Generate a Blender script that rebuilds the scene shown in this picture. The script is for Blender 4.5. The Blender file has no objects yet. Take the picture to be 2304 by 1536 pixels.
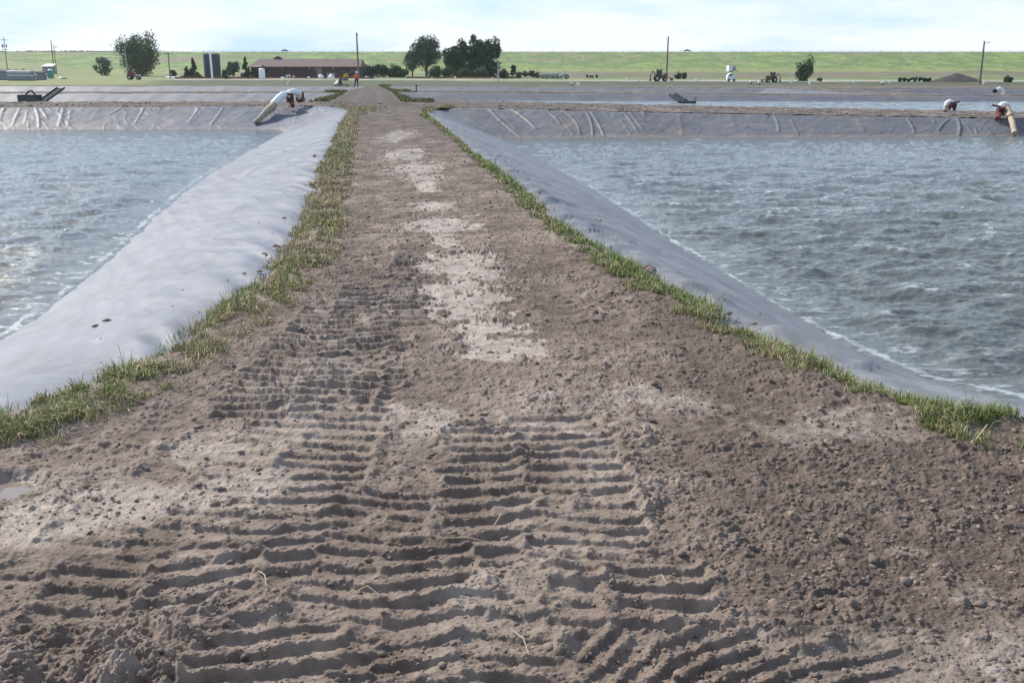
import bpy, bmesh, math, random
import numpy as np
from mathutils import Vector
S = bpy.context.scene
C = S.collection
R = math.radians
random.seed(7)
rng = np.random.default_rng(11)

# ------------------------------------------------------------ camera, sky, sun, exposure
FPX, EYE = 2304.0, 1.7
PITCH = math.atan(610 / FPX)
cam = bpy.data.cameras.new('camera'); cam.lens = 36; cam.sensor_width = 36
cam.clip_start = 0.1; cam.clip_end = 20000
co = bpy.data.objects.new('camera', cam); C.objects.link(co)
co.location = (0, 0, EYE); co.rotation_euler = (math.pi / 2 - PITCH, 0, 0)
S.camera = co
SUN_AZ, SUN_EL = -52, 40          # degrees from straight ahead (negative: left), elevation
w = bpy.data.worlds.new('World'); S.world = w; w.use_nodes = True
nt = w.node_tree; nt.nodes.clear()
wo = nt.nodes.new('ShaderNodeOutputWorld'); bg = nt.nodes.new('ShaderNodeBackground')
sky = nt.nodes.new('ShaderNodeTexSky'); sky.sky_type = 'NISHITA'; sky.sun_disc = False
sky.sun_elevation = R(SUN_EL); sky.sun_rotation = R(SUN_AZ % 360)
sky.air_density = 1.0; sky.dust_density = .5; sky.ozone_density = 3.0
bg.inputs[1].default_value = 0.10
# broken thin cloud near the horizon
tc = nt.nodes.new('ShaderNodeTexCoord'); mp = nt.nodes.new('ShaderNodeMapping')
mp.inputs['Scale'].default_value = (1, 1, 4.5)
nz = nt.nodes.new('ShaderNodeTexNoise'); nz.inputs['Scale'].default_value = 5.0
nz.inputs['Detail'].default_value = 9; nz.inputs['Roughness'].default_value = 0.6
rp = nt.nodes.new('ShaderNodeValToRGB')
rp.color_ramp.elements[0].position = 0.34; rp.color_ramp.elements[0].color = (0, 0, 0, 1)
rp.color_ramp.elements[1].position = 0.55; rp.color_ramp.elements[1].color = (1, 1, 1, 1)
sx = nt.nodes.new('ShaderNodeSeparateXYZ')
rz = nt.nodes.new('ShaderNodeMapRange'); rz.inputs[1].default_value = 0.0; rz.inputs[2].default_value = 0.13
rz.inputs[3].default_value = 1.0; rz.inputs[4].default_value = 0.3
mu = nt.nodes.new('ShaderNodeMath'); mu.operation = 'MULTIPLY'
ad = nt.nodes.new('ShaderNodeMath'); ad.operation = 'MULTIPLY'; ad.inputs[1].default_value = 0.9
mx = nt.nodes.new('ShaderNodeMixRGB'); mx.inputs[2].default_value = (8.6, 8.75, 8.85, 1)
hz_m = nt.nodes.new('ShaderNodeMixRGB'); hz_m.inputs[2].default_value = (4.9, 6.7, 8.8, 1)
hz_r = nt.nodes.new('ShaderNodeMapRange'); hz_r.inputs[1].default_value = 0.02; hz_r.inputs[2].default_value = 0.3
hz_r.inputs[3].default_value = 1.0; hz_r.inputs[4].default_value = 0.12
L = nt.links.new
L(tc.outputs['Generated'], mp.inputs[0]); L(mp.outputs[0], nz.inputs['Vector']); L(nz.outputs[0], rp.inputs[0])
L(tc.outputs['Generated'], sx.inputs[0]); L(sx.outputs[2], rz.inputs[0])
L(rp.outputs[0], mu.inputs[0]); L(rz.outputs[0], mu.inputs[1]); L(mu.outputs[0], ad.inputs[0])
L(sx.outputs[2], hz_r.inputs[0]); L(hz_r.outputs[0], hz_m.inputs[0])
sk_m = nt.nodes.new('ShaderNodeVectorMath'); sk_m.operation = 'SCALE'; sk_m.inputs['Scale'].default_value = 1.45
L(sky.outputs[0], sk_m.inputs[0]); L(sk_m.outputs[0], hz_m.inputs[1])
L(ad.outputs[0], mx.inputs[0]); L(hz_m.outputs[0], mx.inputs[1]); L(mx.outputs[0], bg.inputs[0]); L(bg.outputs[0], wo.inputs[0])

sl = bpy.data.lights.new('sun', 'SUN'); sl.energy = 4.3; sl.angle = R(0.6); sl.color = (1, 0.93, 0.82)
so = bpy.data.objects.new('sun', sl); C.objects.link(so)
sv = Vector((math.sin(R(SUN_AZ)) * math.cos(R(SUN_EL)), math.cos(R(SUN_AZ)) * math.cos(R(SUN_EL)), math.sin(R(SUN_EL))))
so.rotation_euler = (-sv).to_track_quat('-Z', 'Y').to_euler()
so.location = sv * 100
S.view_settings.view_transform = 'Standard'; S.view_settings.look = 'None'
S.view_settings.exposure = 0.36; S.view_settings.gamma = 1
S.cycles.max_bounces = 6; S.cycles.diffuse_bounces = 3; S.cycles.glossy_bounces = 3

# ------------------------------------------------------------ where a thing seen at (px,py) stands
cp, sp_ = math.cos(PITCH), math.sin(PITCH)
def ray(px, py):
    xc, yc = (px - 1152) / FPX, (768 - py) / FPX
    return xc, cp + yc * sp_, -sp_ + yc * cp
def at(px, py, z=0.0):
    x, y, zz = ray(px, py); t = (z - EYE) / zz
    return np.array([x * t, y * t, z])
def atD(px, py, D):
    x, y, zz = ray(px, py); t = D / y
    return np.array([x * t, D, EYE + zz * t])
def ss(a, b, x):
    t = np.clip((np.asarray(x, float) - a) / (b - a), 0, 1); return t * t * (3 - 2 * t)
def zb(X, Y):        # level of the berm tops
    X = np.asarray(X, float); Y = np.asarray(Y, float)
    return np.interp(Y, [0, 56, 92, 149, 4000], [0, 0, -.2, -.4, -.4]) \
        - .5 * np.clip((X + 4) / 28, 0, 1.25) * np.interp(Y, [30, 46, 60, 92, 120], [0, 1, 1, .35, 0])
def G(X, Y):         # level of the land behind the ponds
    X = np.asarray(X, float); Y = np.asarray(Y, float)
    u = X / np.maximum(Y, 1)
    kn = ss(-.36, -.47, u) * (5.5 * ss(255, 520, Y)) * (1 - ss(560, 700, Y))
    g = np.interp(Y, [148, 200, 640], [-.4, -.3, -.2]) + kn
    g = g + 1.15 * ss(292, 336, Y + 6 * np.sin(u * 37)) * ss(-.07, -.03, u) * (1 - ss(640, 690, Y))
    g = g + .8 * ss(.3, .42, u) * ss(250, 300, Y) * (1 - ss(330, 420, Y)) * (.5 + .5 * np.sin(u * 60))
    return g
def atG(px, py, f=None):
    f = f or G
    z = -.3
    if f is G:
        for Y in np.geomspace(150, 640, 900):
            p = atD(px, py, Y)
            if p[2] <= float(G(p[0], Y)): return p
        return atD(px, py, 640)
    for _ in range(30):
        p = at(px, py, z); z = .5 * z + .5 * float(f(p[0], p[1]))
    return at(px, py, z)

# ------------------------------------------------------------ numeric noise
def _h(ix, iy, s):
    n = (ix.astype(np.int64) * 374761393 + iy.astype(np.int64) * 668265263 + s * 1442695041) & 0xffffffff
    n = ((n ^ (n >> 13)) * 1274126177) & 0xffffffff
    return (n ^ (n >> 16)) & 0xffffffff
def gn(x, y, s=0):   # gradient noise, about -0.7..0.7
    ix, iy = np.floor(x), np.floor(y); fx, fy = x - ix, y - iy
    u, v = fx * fx * fx * (fx * (fx * 6 - 15) + 10), fy * fy * fy * (fy * (fy * 6 - 15) + 10)
    def g(a, b, dx, dy):
        t = _h(a, b, s) * (2 * math.pi / 4294967296.0)
        return np.cos(t) * dx + np.sin(t) * dy
    a = g(ix, iy, fx, fy); b = g(ix + 1, iy, fx - 1, fy); c = g(ix, iy + 1, fx, fy - 1); d = g(ix + 1, iy + 1, fx - 1, fy - 1)
    return (a + (b - a) * u) * (1 - v) + (c + (d - c) * u) * v
def fbm(x, y, o=4, s=0, g=.5):
    r = 0; a = 1.0
    for i in range(o):
        r = r + a * gn(x * 2 ** i + 17.3 * i, y * 2 ** i - 9.1 * i, s + i); a *= g
    return r
def worley(x, y, s=0):
    ix, iy = np.floor(x), np.floor(y); d1 = np.full(x.shape, 9.0); hv = np.zeros(x.shape)
    for dx in (-1, 0, 1):
        for dy in (-1, 0, 1):
            a = _h(ix + dx, iy + dy, s); b = _h(ix + dx, iy + dy, s + 77)
            d = np.hypot(ix + dx + a / 4294967296.0 - x, iy + dy + b / 4294967296.0 - y)
            m = d < d1; d1 = np.where(m, d, d1); hv = np.where(m, (a & 0xffff) / 65535.0, hv)
    return d1, hv

# ------------------------------------------------------------ object helpers
def put(o, label=None, cat=None, group=None, kind=None):
    if label: o['label'] = label
    if cat: o['category'] = cat
    if group: o['group'] = group
    if kind: o['kind'] = kind
    return o
def raw(name, verts, faces, mat, parent=None, smooth=False, attrs=None, cols=None):
    me = bpy.data.meshes.new(name)
    v = np.asarray(verts, np.float32).reshape(-1, 3)
    if isinstance(faces, np.ndarray):
        n, k = faces.shape
        me.vertices.add(len(v)); me.vertices.foreach_set('co', v.ravel())
        me.loops.add(n * k); me.loops.foreach_set('vertex_index', faces.astype(np.int32).ravel())
        me.polygons.add(n); me.polygons.foreach_set('loop_start', np.arange(0, n * k, k, dtype=np.int32))
        me.update(calc_edges=True)
    else:
        me.from_pydata(v.tolist(), [], faces); me.update()
    for nm, a in (attrs or {}).items():
        at_ = me.attributes.new(nm, 'FLOAT', 'POINT'); at_.data.foreach_set('value', np.asarray(a, np.float32).ravel())
    for nm, a in (cols or {}).items():
        at_ = me.attributes.new(nm, 'FLOAT_COLOR', 'POINT'); at_.data.foreach_set('color', np.asarray(a, np.float32).ravel())
    if smooth: me.polygons.foreach_set('use_smooth', np.ones(len(me.polygons), bool))
    if mat: me.materials.append(mat)
    o = bpy.data.objects.new(name, me); C.objects.link(o)
    if parent: o.parent = parent
    return o
def grid_faces(nr, nc):
    i = np.arange(nr * nc).reshape(nr, nc)
    return np.stack([i[:-1, :-1], i[:-1, 1:], i[1:, 1:], i[1:, :-1]], -1).reshape(-1, 4)
class MB:
    def __init__(s): s.v = []; s.f = []
    def add(s, v, f):
        b = len(s.v); s.v += [tuple(map(float, q)) for q in v]; s.f += [tuple(b + i for i in q) for q in f]; return s
    def box(s, c, d, rz=0, taper=1.0, rx=0):
        x, y, z = d[0] / 2, d[1] / 2, d[2] / 2; v = []
        for zz, k in ((-z, 1), (z, taper)):
            for a, b in ((-x, -y), (x, -y), (x, y), (-x, y)):
                p = Vector((a * k, b * k, zz))
                if rx: p = Vector((p.x, p.y * math.cos(rx) - p.z * math.sin(rx), p.y * math.sin(rx) + p.z * math.cos(rx)))
                v.append((c[0] + p.x * math.cos(rz) - p.y * math.sin(rz), c[1] + p.x * math.sin(rz) + p.y * math.cos(rz), c[2] + p.z))
        return s.add(v, [(3, 2, 1, 0), (4, 5, 6, 7), (0, 1, 5, 4), (1, 2, 6, 5), (2, 3, 7, 6), (3, 0, 4, 7)])
    def tube(s, pts, rad, seg=10, cap=True):
        P = [Vector(p) for p in pts]; n = len(P)
        if not hasattr(rad, '__len__'): rad = [rad] * n
        rings = []; up = None
        for i in range(n):
            d = (P[min(i + 1, n - 1)] - P[max(i - 1, 0)]).normalized()
            if up is None:
                up = Vector((0, 0, 1)) if abs(d.z) < .9 else Vector((1, 0, 0))
            a = d.cross(up).normalized(); b = a.cross(d).normalized(); up = b
            rings.append([P[i] + (a * math.cos(t) + b * math.sin(t)) * rad[i] for t in [2 * math.pi * k / seg for k in range(seg)]])
        v = [q for r_ in rings for q in r_]; f = []
        for i in range(n - 1):
            for k in range(seg):
                k2 = (k + 1) % seg; f.append((i * seg + k, i * seg + k2, (i + 1) * seg + k2, (i + 1) * seg + k))
        if cap: f.append(tuple(range(seg - 1, -1, -1))); f.append(tuple((n - 1) * seg + k for k in range(seg)))
        return s.add(v, f)
    def cyl(s, c, r, h, seg=12, r2=None):
        return s.tube([c, (c[0], c[1], c[2] + h)], [r, r if r2 is None else r2], seg)
    def lathe(s, c, prof, seg=14):
        return s.tube([(c[0], c[1], c[2] + z) for r, z in prof], [max(r, .001) for r, z in prof], seg)
    def blob(s, c, r, sd=0, squash=1.0, nu=8, nv=6, rough=.25):
        rr = random.Random(sd); v = []
        for i in range(nv + 1):
            th = math.pi * i / nv
            for k in range(nu):
                ph = 2 * math.pi * k / nu; q = 1 + rr.uniform(-rough, rough)
                v.append((c[0] + r[0] * q * math.sin(th) * math.cos(ph), c[1] + r[1] * q * math.sin(th) * math.sin(ph), c[2] + r[2] * q * math.cos(th) * squash))
        f = [(i * nu + k, (i + 1) * nu + k, (i + 1) * nu + (k + 1) % nu, i * nu + (k + 1) % nu) for i in range(nv) for k in range(nu)]
        return s.add(v, f)
    def build(s, name, mat, parent=None, smooth=False):
        o = raw(name, s.v, s.f, mat, parent)
        if smooth:
            o.data.polygons.foreach_set('use_smooth', np.ones(len(o.data.polygons), bool))
            try: o.data.set_sharp_from_angle(angle=R(45))
            except Exception: pass
        return o
def root(name, loc, label, cat, group=None, rz=0):
    o = bpy.data.objects.new(name, None); C.objects.link(o); o.empty_display_size = .3
    o.location = [float(q) for q in loc]; o.rotation_euler = (0, 0, rz); return put(o, label, cat, group)
def kids(o): return [q for q in bpy.data.objects if q.parent == o]
def copy_tree(o, parent=None):
    ch = kids(o); c = o.copy(); C.objects.link(c); c.parent = parent
    for k in ch: copy_tree(k, c)
    return c

# ------------------------------------------------------------ materials
M = {}
def mat(name, col, rough=.7, var=.15, scale=6, metal=0, bump=0, bscale=30, spec=.5, attr=None, coat=0):
    m = bpy.data.materials.new(name); m.use_nodes = True; t = m.node_tree; b = t.nodes['Principled BSDF']
    b.inputs['Roughness'].default_value = rough; b.inputs['Metallic'].default_value = metal
    b.inputs['Specular IOR Level'].default_value = spec
    if coat: b.inputs['Coat Weight'].default_value = coat; b.inputs['Coat Roughness'].default_value = .3
    c = t.nodes.new('ShaderNodeTexCoord'); n = t.nodes.new('ShaderNodeTexNoise')
    n.inputs['Scale'].default_value = scale; n.inputs['Detail'].default_value = 6
    t.links.new(c.outputs['Object'], n.inputs['Vector'])
    mr = t.nodes.new('ShaderNodeMapRange'); mr.inputs[1].default_value = .3; mr.inputs[2].default_value = .7
    mr.inputs[3].default_value = 1 - var; mr.inputs[4].default_value = 1 + var
    t.links.new(n.outputs[0], mr.inputs[0])
    mm = t.nodes.new('ShaderNodeVectorMath'); mm.operation = 'SCALE'
    if attr:
        a = t.nodes.new('ShaderNodeAttribute'); a.attribute_name = attr; t.links.new(a.outputs['Color'], mm.inputs[0])
    else: mm.inputs[0].default_value = col
    t.links.new(mr.outputs[0], mm.inputs['Scale']); t.links.new(mm.outputs[0], b.inputs['Base Color'])
    if bump:
        n2 = t.nodes.new('ShaderNodeTexNoise'); n2.inputs['Scale'].default_value = bscale; n2.inputs['Detail'].default_value = 6
        t.links.new(c.outputs['Object'], n2.inputs['Vector'])
        bp = t.nodes.new('ShaderNodeBump'); bp.inputs['Strength'].default_value = 1; bp.inputs['Distance'].default_value = bump
        t.links.new(n2.outputs[0], bp.inputs['Height']); t.links.new(bp.outputs[0], b.inputs['Normal'])
    M[name] = m; return m
mat('white', (.78, .8, .8), .45, .06); mat('rust', (.12, .028, .025), .6, .35, 12); mat('tan_hose', (.36, .3, .22), .85, .25, 5)
mat('black_plastic', (.04, .052, .06), .45, .2); mat('wood', (.17, .14, .12), .85, .2, 3); mat('wire', (.03, .03, .035), .6)
mat('galv', (.42, .44, .46), .45, .15, 4, .3); mat('brick', (.085, .05, .055), .9, .2, 2); mat('roof', (.17, .12, .115), .9, .12, 3)
mat('tank_blue', (.02, .035, .06), .4, .2, 1.5); mat('teal', (.03, .26, .24), .5); mat('orange_cloth', (.75, .12, .05), .85)
mat('jeans', (.03, .05, .09), .9); mat('skin', (.45, .25, .17), .6); mat('boot', (.03, .02, .015), .8); mat('yellow', (.6, .42, .03), .5)
mat('red_paint', (.22, .04, .03), .5); mat('glass', (.03, .04, .05), .1); mat('rubber', (.02, .02, .02), .85); mat('fence_orange', (.26, .1, .07), .9, .5, .8)
mat('door_grey', (.2, .21, .22), .6); mat('shade_grey', (.24, .25, .29), .8); mat('brown_steel', (.14, .07, .045), .7, .3)
mat('soil_dark', (.05, .045, .045), .95, .3, 1.2, bump=.15, bscale=3); mat('bale', (.3, .3, .27), .95, .3, 3)
mat('ramp_rail', (.045, .052, .065), .9, spec=.1)
mat('clod', (.2, .156, .128), .95, .3, 9, bump=.004, bscale=120); mat('bark', (.07, .055, .045), .95, .3, 5)
mat('dry_stem', (.42, .34, .22), .9)
def mudmat():
    m = mat('mud', (.1, .1, .1), .9, .2, 9, attr='tone', bump=.006, bscale=75)
    t = m.node_tree; b = t.nodes['Principled BSDF']
    a = t.nodes.new('ShaderNodeAttribute'); a.attribute_name = 'wet'
    r = t.nodes.new('ShaderNodeMapRange'); r.inputs[3].default_value = .92; r.inputs[4].default_value = .42
    t.links.new(a.outputs['Fac'], r.inputs[0]); t.links.new(r.outputs[0], b.inputs['Roughness'])
    b.inputs['Specular IOR Level'].default_value = .35
    return m
mudmat()
def linermat():
    m = mat('liner', (.17, .175, .195), .58, .12, .8, attr='tone', bump=.006, bscale=9, spec=.4)
    return m
linermat()
mat('land', (.1, .1, .1), .95, .18, .25, attr='tone', bump=.12, bscale=.7)
mat('grassm', (.1, .1, .1), .75, .1, 3, attr='tone', spec=.25)
def leafmat(name, a_, b_, trans=.25):
    m = bpy.data.materials.new(name); m.use_nodes = True; t = m.node_tree; b = t.nodes['Principled BSDF']
    b.inputs['Roughness'].default_value = .7; b.inputs['Specular IOR Level'].default_value = .25
    at_ = t.nodes.new('ShaderNodeAttribute'); at_.attribute_name = 'v'
    mx = t.nodes.new('ShaderNodeMixRGB'); mx.inputs[1].default_value = (*a_, 1); mx.inputs[2].default_value = (*b_, 1)
    t.links.new(at_.outputs['Fac'], mx.inputs[0]); t.links.new(mx.outputs[0], b.inputs['Base Color'])
    M[name] = m
leafmat('leaf', (.03, .06, .028), (.085, .14, .045)); leafmat('leaf_dark', (.018, .045, .024), (.05, .09, .038))
leafmat('leaf_pale', (.09, .12, .07), (.15, .17, .09)); leafmat('leaf_far', (.05, .085, .06), (.1, .14, .085))
leafmat('needle', (.02, .045, .03), (.045, .075, .045))
def watermat():
    m = bpy.data.materials.new('water'); m.use_nodes = True; t = m.node_tree; b = t.nodes['Principled BSDF']
    b.inputs['Roughness'].default_value = .08; b.inputs['IOR'].default_value = 1.42
    c = t.nodes.new('ShaderNodeTexCoord'); mp = t.nodes.new('ShaderNodeMapping'); mp.inputs['Scale'].default_value = (.6, 1.2, 1)
    mp.inputs['Rotation'].default_value = (0, 0, .25)
    n = t.nodes.new('ShaderNodeTexNoise'); n.inputs['Scale'].default_value = 6; n.inputs['Detail'].default_value = 6
    n.inputs['Roughness'].default_value = .62
    bp = t.nodes.new('ShaderNodeBump'); bp.inputs['Distance'].default_value = .05; bp.inputs['Strength'].default_value = 1
    t.links.new(c.outputs['Object'], mp.inputs[0]); t.links.new(mp.outputs[0], n.inputs['Vector'])
    t.links.new(n.outputs[0], bp.inputs['Height']); t.links.new(bp.outputs[0], b.inputs['Normal'])
    a = t.nodes.new('ShaderNodeAttribute'); a.attribute_name = 'foam'
    mx = t.nodes.new('ShaderNodeMixRGB'); mx.inputs[1].default_value = (.115, .125, .118, 1); mx.inputs[2].default_value = (.75, .8, .85, 1)
    t.links.new(a.outputs['Fac'], mx.inputs[0]); t.links.new(mx.outputs[0], b.inputs['Base Color'])
    r = t.nodes.new('ShaderNodeMapRange'); r.inputs[3].default_value = .08; r.inputs[4].default_value = .8
    t.links.new(a.outputs['Fac'], r.inputs[0]); t.links.new(r.outputs[0], b.inputs['Roughness'])
    M['water'] = m
watermat()

# ------------------------------------------------------------ plan of the two near ponds (crest point, waterline point)
ZL, ZR = -.90, -1.19
def pr(c, wt): return (np.array(c, float), np.array(wt, float))
def cr(x, y, D=None):
    if D is None: return at(x, y, 0)
    return atD(x, y, D)
LP = [pr((-16, 2.6, 0), (-19, 6.0, ZL)), pr((-9, 3.4, 0), (-12.5, 6.7, ZL)), pr((-5.3, 4.1, 0), (-8.6, 7.7, ZL)),
      pr(cr(-120, 960), at(-190, 850, ZL)), pr(cr(0, 922), at(-90, 800, ZL)),
      pr(cr(150, 878), at(0, 755, ZL)), pr(cr(300, 815), at(72, 712, ZL)), pr(cr(430, 742), at(190, 622, ZL)), pr(cr(575, 628), at(285, 538, ZL)),
      pr(cr(645, 550), at(365, 465, ZL)), pr(cr(698, 450), at(430, 415, ZL)), pr(cr(712, 400), at(490, 375, ZL)), pr(cr(748, 325), at(565, 333, ZL)),
      pr(cr(770, 275), at(612, 308, ZL)), pr(cr(784, 250), at(635, 297, ZL)), pr(cr(770, 244), at(622, 293.5, ZL)), pr(cr(710, 239.5), at(580, 292.5, ZL)), pr(cr(600, 240.5), at(520, 292, ZL)),
      pr(cr(440, 241), at(410, 292, ZL)), pr(cr(200, 242), at(200, 292, ZL)), pr(cr(0, 243), at(0, 292, ZL)), pr(cr(-1400, 243), at(-1400, 292, ZL))]
RP = [pr((17, 2.6, 0), (19.5, 6.2, ZR)), pr((8, 3.3, 0), (10.5, 7.0, ZR)), pr((4.6, 4.1, 0), (6.6, 7.9, ZR)),
      pr(cr(2304, 950), at(2330, 905, ZR)), pr(cr(2200, 942), at(2210, 880, ZR)), pr(cr(1960, 868), at(2060, 838, ZR)), pr(cr(1830, 803), at(1945, 787, ZR)),
      pr(cr(1700, 745), at(1850, 742, ZR)), pr(cr(1600, 690), at(1760, 690, ZR)), pr(cr(1480, 625), at(1655, 625, ZR)), pr(cr(1380, 568), at(1560, 570, ZR)),
      pr(cr(1260, 500), at(1440, 492, ZR)), pr(cr(1170, 420), at(1340, 427, ZR)), pr(cr(1060, 338), at(1235, 368, ZR)), pr(cr(1000, 290), at(1180, 338, ZR)),
      pr(cr(955, 254), at(1140, 319, ZR)), pr(cr(948, 247), at(1135, 313.5, ZR)), pr(cr(965, 244, 48.9), at(1160, 312, ZR)), pr(cr(1060, 245, 49), at(1230, 311, ZR)),
      pr(cr(1300, 250, 49), at(1400, 310, ZR)), pr(cr(1600, 256, 49), at(1650, 310, ZR)), pr(cr(2000, 263, 49), at(2000, 308.5, ZR)),
      pr(cr(2304, 268, 49), at(2304, 306.5, ZR)), pr(cr(4200, 275, 49), at(4200, 306, ZR))]
def resample(prs, step):
    A = np.array([p[0] for p in prs]); B = np.array([p[1] for p in prs]); mid = (A + B) / 2
    d = np.r_[0, np.cumsum(np.linalg.norm(np.diff(mid, axis=0), axis=1))]
    # finer steps near the camera
    t = [0.0]
    while t[-1] < d[-1]:
        m_ = np.array([np.interp(t[-1], d, mid[:, k]) for k in range(3)]); r_ = math.hypot(m_[0], m_[1])
        t.append(t[-1] + (step * max(1.0, r_ / 6) if (m_[1] < 44 or abs(m_[0]) > 30 or step > .1) else .042))
    t = np.clip(np.array(t), 0, d[-1])
    def cm(P):  # smooth (Catmull-Rom style) through the points, by monotone blending
        out = np.stack([np.interp(t, d, P[:, k]) for k in range(3)], 1)
        tan = np.gradient(P, d, axis=0); i = np.clip(np.searchsorted(d, t, 'right') - 1, 0, len(d) - 2)
        h = (d[i + 1] - d[i])[:, None]; s = ((t - d[i])[:, None]) / h
        sm = (2 * s**3 - 3 * s**2 + 1) * P[i] + (s**3 - 2 * s**2 + s) * h * tan[i] + (-2 * s**3 + 3 * s**2) * P[i + 1] + (s**3 - s**2) * h * tan[i + 1]
        return .35 * out + .65 * sm
    return cm(A), cm(B), t
XL_t = resample(LP, .15); XR_t = resample(RP, .15)
def edge_fn(A, side):
    m = np.abs(A[:, 1]) < 1e9
    a = A[m]; k = int(np.argmax(a[:, 1] * (np.abs(a[:, 0]) < 9))) + 1
    a = a[:k]; o = np.argsort(a[:, 1]); return a[o, 1], a[o, 0]
yl, xl = edge_fn(XL_t[0], -1); yr, xr = edge_fn(XR_t[0], 1)
def XL(Y): return np.interp(Y, yl, xl)
def XR(Y): return np.interp(Y, yr, xr)

# ------------------------------------------------------------ liners of the near ponds
def liner(prs, step, nt_, label, right, folds):
    A, B, t = resample(prs, step); n = len(A)
    ww = np.linspace(-.06, 1.75, nt_)
    P = A[:, None, :] + (B - A)[:, None, :] * ww[None, :, None]
    zc = A[:, 2][:, None]; dz = (B[:, 2] - A[:, 2])[:, None]
    # rolled top edge, straight slope
    prof = np.where(ww < 0, -.25 * ww * -1, np.where(ww < .12, ww * ww / .24, ww - .06))
    prof = prof / (1 - .06)
    P[:, :, 2] = zc + dz * prof[None, :] - .03
    P[:, :, 2] -= np.where(ww < 0, .25 * (-ww), 0)[None, :]
    X, Y = P[:, :, 0], P[:, :, 1]
    T = t[:, None] + 0 * X; W = ww[None, :] + 0 * X
    near = 1 - ss(40, 47, A[:, 1])[:, None]
    # shallow hollows of the bank and creases of the sheet
    far = 1 - near
    env = ss(-.05, .1, W)
    d = .02 * fbm(X * .5, Y * .5, 3, 3) * env
    sk = T * (1.0 if right else -1.0)
    q = fbm(T * .5 + W * 1.2 + .6 * gn(T * .3, W * 2, 5), W * 5.0 + T * .8, 3, 21)
    crease = np.clip(1 - np.abs(q) * 7, 0, 1) ** 2
    q2 = fbm(T * 1.1 - W * 3.0, W * 3.0, 3, 31)
    if right:
        d += near * env * (.03 * np.clip(1 - W, 0, 1) ** .6 * np.abs(q) + .028 * crease * (1 - .6 * W))
        d += near * .016 * (1 - ss(.0, .3, W)) * np.sin(T * 5.2 + 2.2 * gn(T * .7, W * 0, 4) * 3) * ss(-.1, .03, W)
    else:
        d += near * env * (.020 * q + .010 * q2 + .012 * crease * (1 - .5 * W))
        d += near * .018 * (1 - ss(0, .2, W)) * np.sin(T * 4.5 + 6 * gn(T * .5, W * 0, 8)) * ss(-.1, .03, W)
    d += far * .035 + far * (.03 * fbm(X * .35, W * 1.5, 3, 9) + .012 * fbm(X * 2.2 + W * 2, W * 4, 3, 10)) * env
    d += far * env * .016 * np.clip(1 - np.abs(fbm(X * .8 + W * (1.2 if right else -1.0), W * .8, 3, 19)) * 9, 0, 1) ** 2
    rr = random.Random(5 if right else 6); T0 = 8.0
    while T0 < 58:
        T0 += rr.uniform(.5, 1.5) if right else rr.uniform(.6, 2.2)
        dT = (T0 - T) + .12 * gn(W * 6, T * .8, 44); Wm = rr.uniform(.16, .5); L0 = rr.uniform(.5, 1.4); ln = rr.uniform(1.5, 4.5); am = rr.uniform(.015, .048) * (1.1 if right else .4)
        c = Wm * (1 - np.exp(-np.clip(dT, 0, 99) / L0)) + .012 * dT
        g = np.exp(-(np.where(W > c, (W - c) / .05, (W - c) / .016)) ** 2)
        d += near * (dT > 0) * g * am * ss(0, .35, dT) * np.exp(-(dT / ln) ** 2)
    P[:, :, 2] += d
    # folds on the far bank: (px_top, t_top, px_bottom, t_bottom, bend, height, width)
    fa = far[:, 0] > .5
    if folds:
        pxs = 1152 + FPX * X / (Y * cp + (EYE - P[:, :, 2]) * sp_)
        for (a, wa, b, wb, bend, hh, wd) in folds:
            s = np.clip((W - wa) / (wb - wa), 0, 1)
            c = a + (b - a) * s + bend * np.sin(s * math.pi)
            m_ = fa[:, None] * ss(wa - .03, wa + .05, W) * (1 - ss(wb - .08, wb + .02, W))
            g = np.exp(-((pxs - c) / wd) ** 2)
            P[:, :, 2] += hh * g * m_; P[:, :, 1] -= hh * .8 * g * m_
    # tone of the sheet: far bank's shade, dust, silt at the waterline, tan stains
    dust = .5 + .6 * fbm(X * .35, Y * .35 + W, 4, 41)
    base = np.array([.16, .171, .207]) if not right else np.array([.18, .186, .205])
    tone = base[None, None, :] * (1 + .25 * (dust[:, :, None] - .5))
    tone = tone * (1 - (.22 if not right else .25) * far[:, :, None])  # shade of the far bank put into the sheet colour
    tan = np.array([.25, .2, .17]); st = np.clip(fbm(X * .6, W * 2.5, 4, 51) * 1.6 - .15, 0, 1) * far * (.55 if right else .5)
    st = np.maximum(st, far * np.exp(-((W - .96) / .06) ** 2) * (.75 if right else .3) * (.6 + .8 * np.clip(gn(X * 1.5, W * 9, 2) + .5, 0, 1)))
    tone = tone * (1 - st[:, :, None]) + tan * st[:, :, None]
    stk = fbm(T * 1.6 + W * 2.0, W * 9.0 + T * .5, 4, 47, .6); tone = tone * (1 + (.22 * stk + .12 * fbm(X * 5, Y * 5, 3, 48))[:, :, None])
    seam = np.exp(-((((T + .5 * W) % 6.8) - 3.4) / .022) ** 2); tone = tone * (1 - .22 * seam[:, :, None])
    splash = np.clip(fbm(X * 7, Y * 7, 4, 49, .65) * 3 - 1.1 + .5 * (1 - ss(0, .22, W)), 0, 1) * near * .5
    tone = tone * (1 - splash[:, :, None]) + np.array([.2, .165, .14]) * splash[:, :, None]
    wet = np.exp(-((W - 1.0) / (.035)) ** 2) * near
    tone = tone * (1 - .25 * wet[:, :, None])
    col = np.concatenate([tone, np.ones(tone.shape[:2] + (1,))], -1)
    f = grid_faces(n, nt_)
    if not right: f = f[:, ::-1]
    o = raw('pond_liner', P.reshape(-1, 3), f, M['liner'], None, True, None, {'tone': col.reshape(-1, 4)})
    return put(o, label, 'pond liner', 'black sheet liners of the ponds')
rf = []
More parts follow.
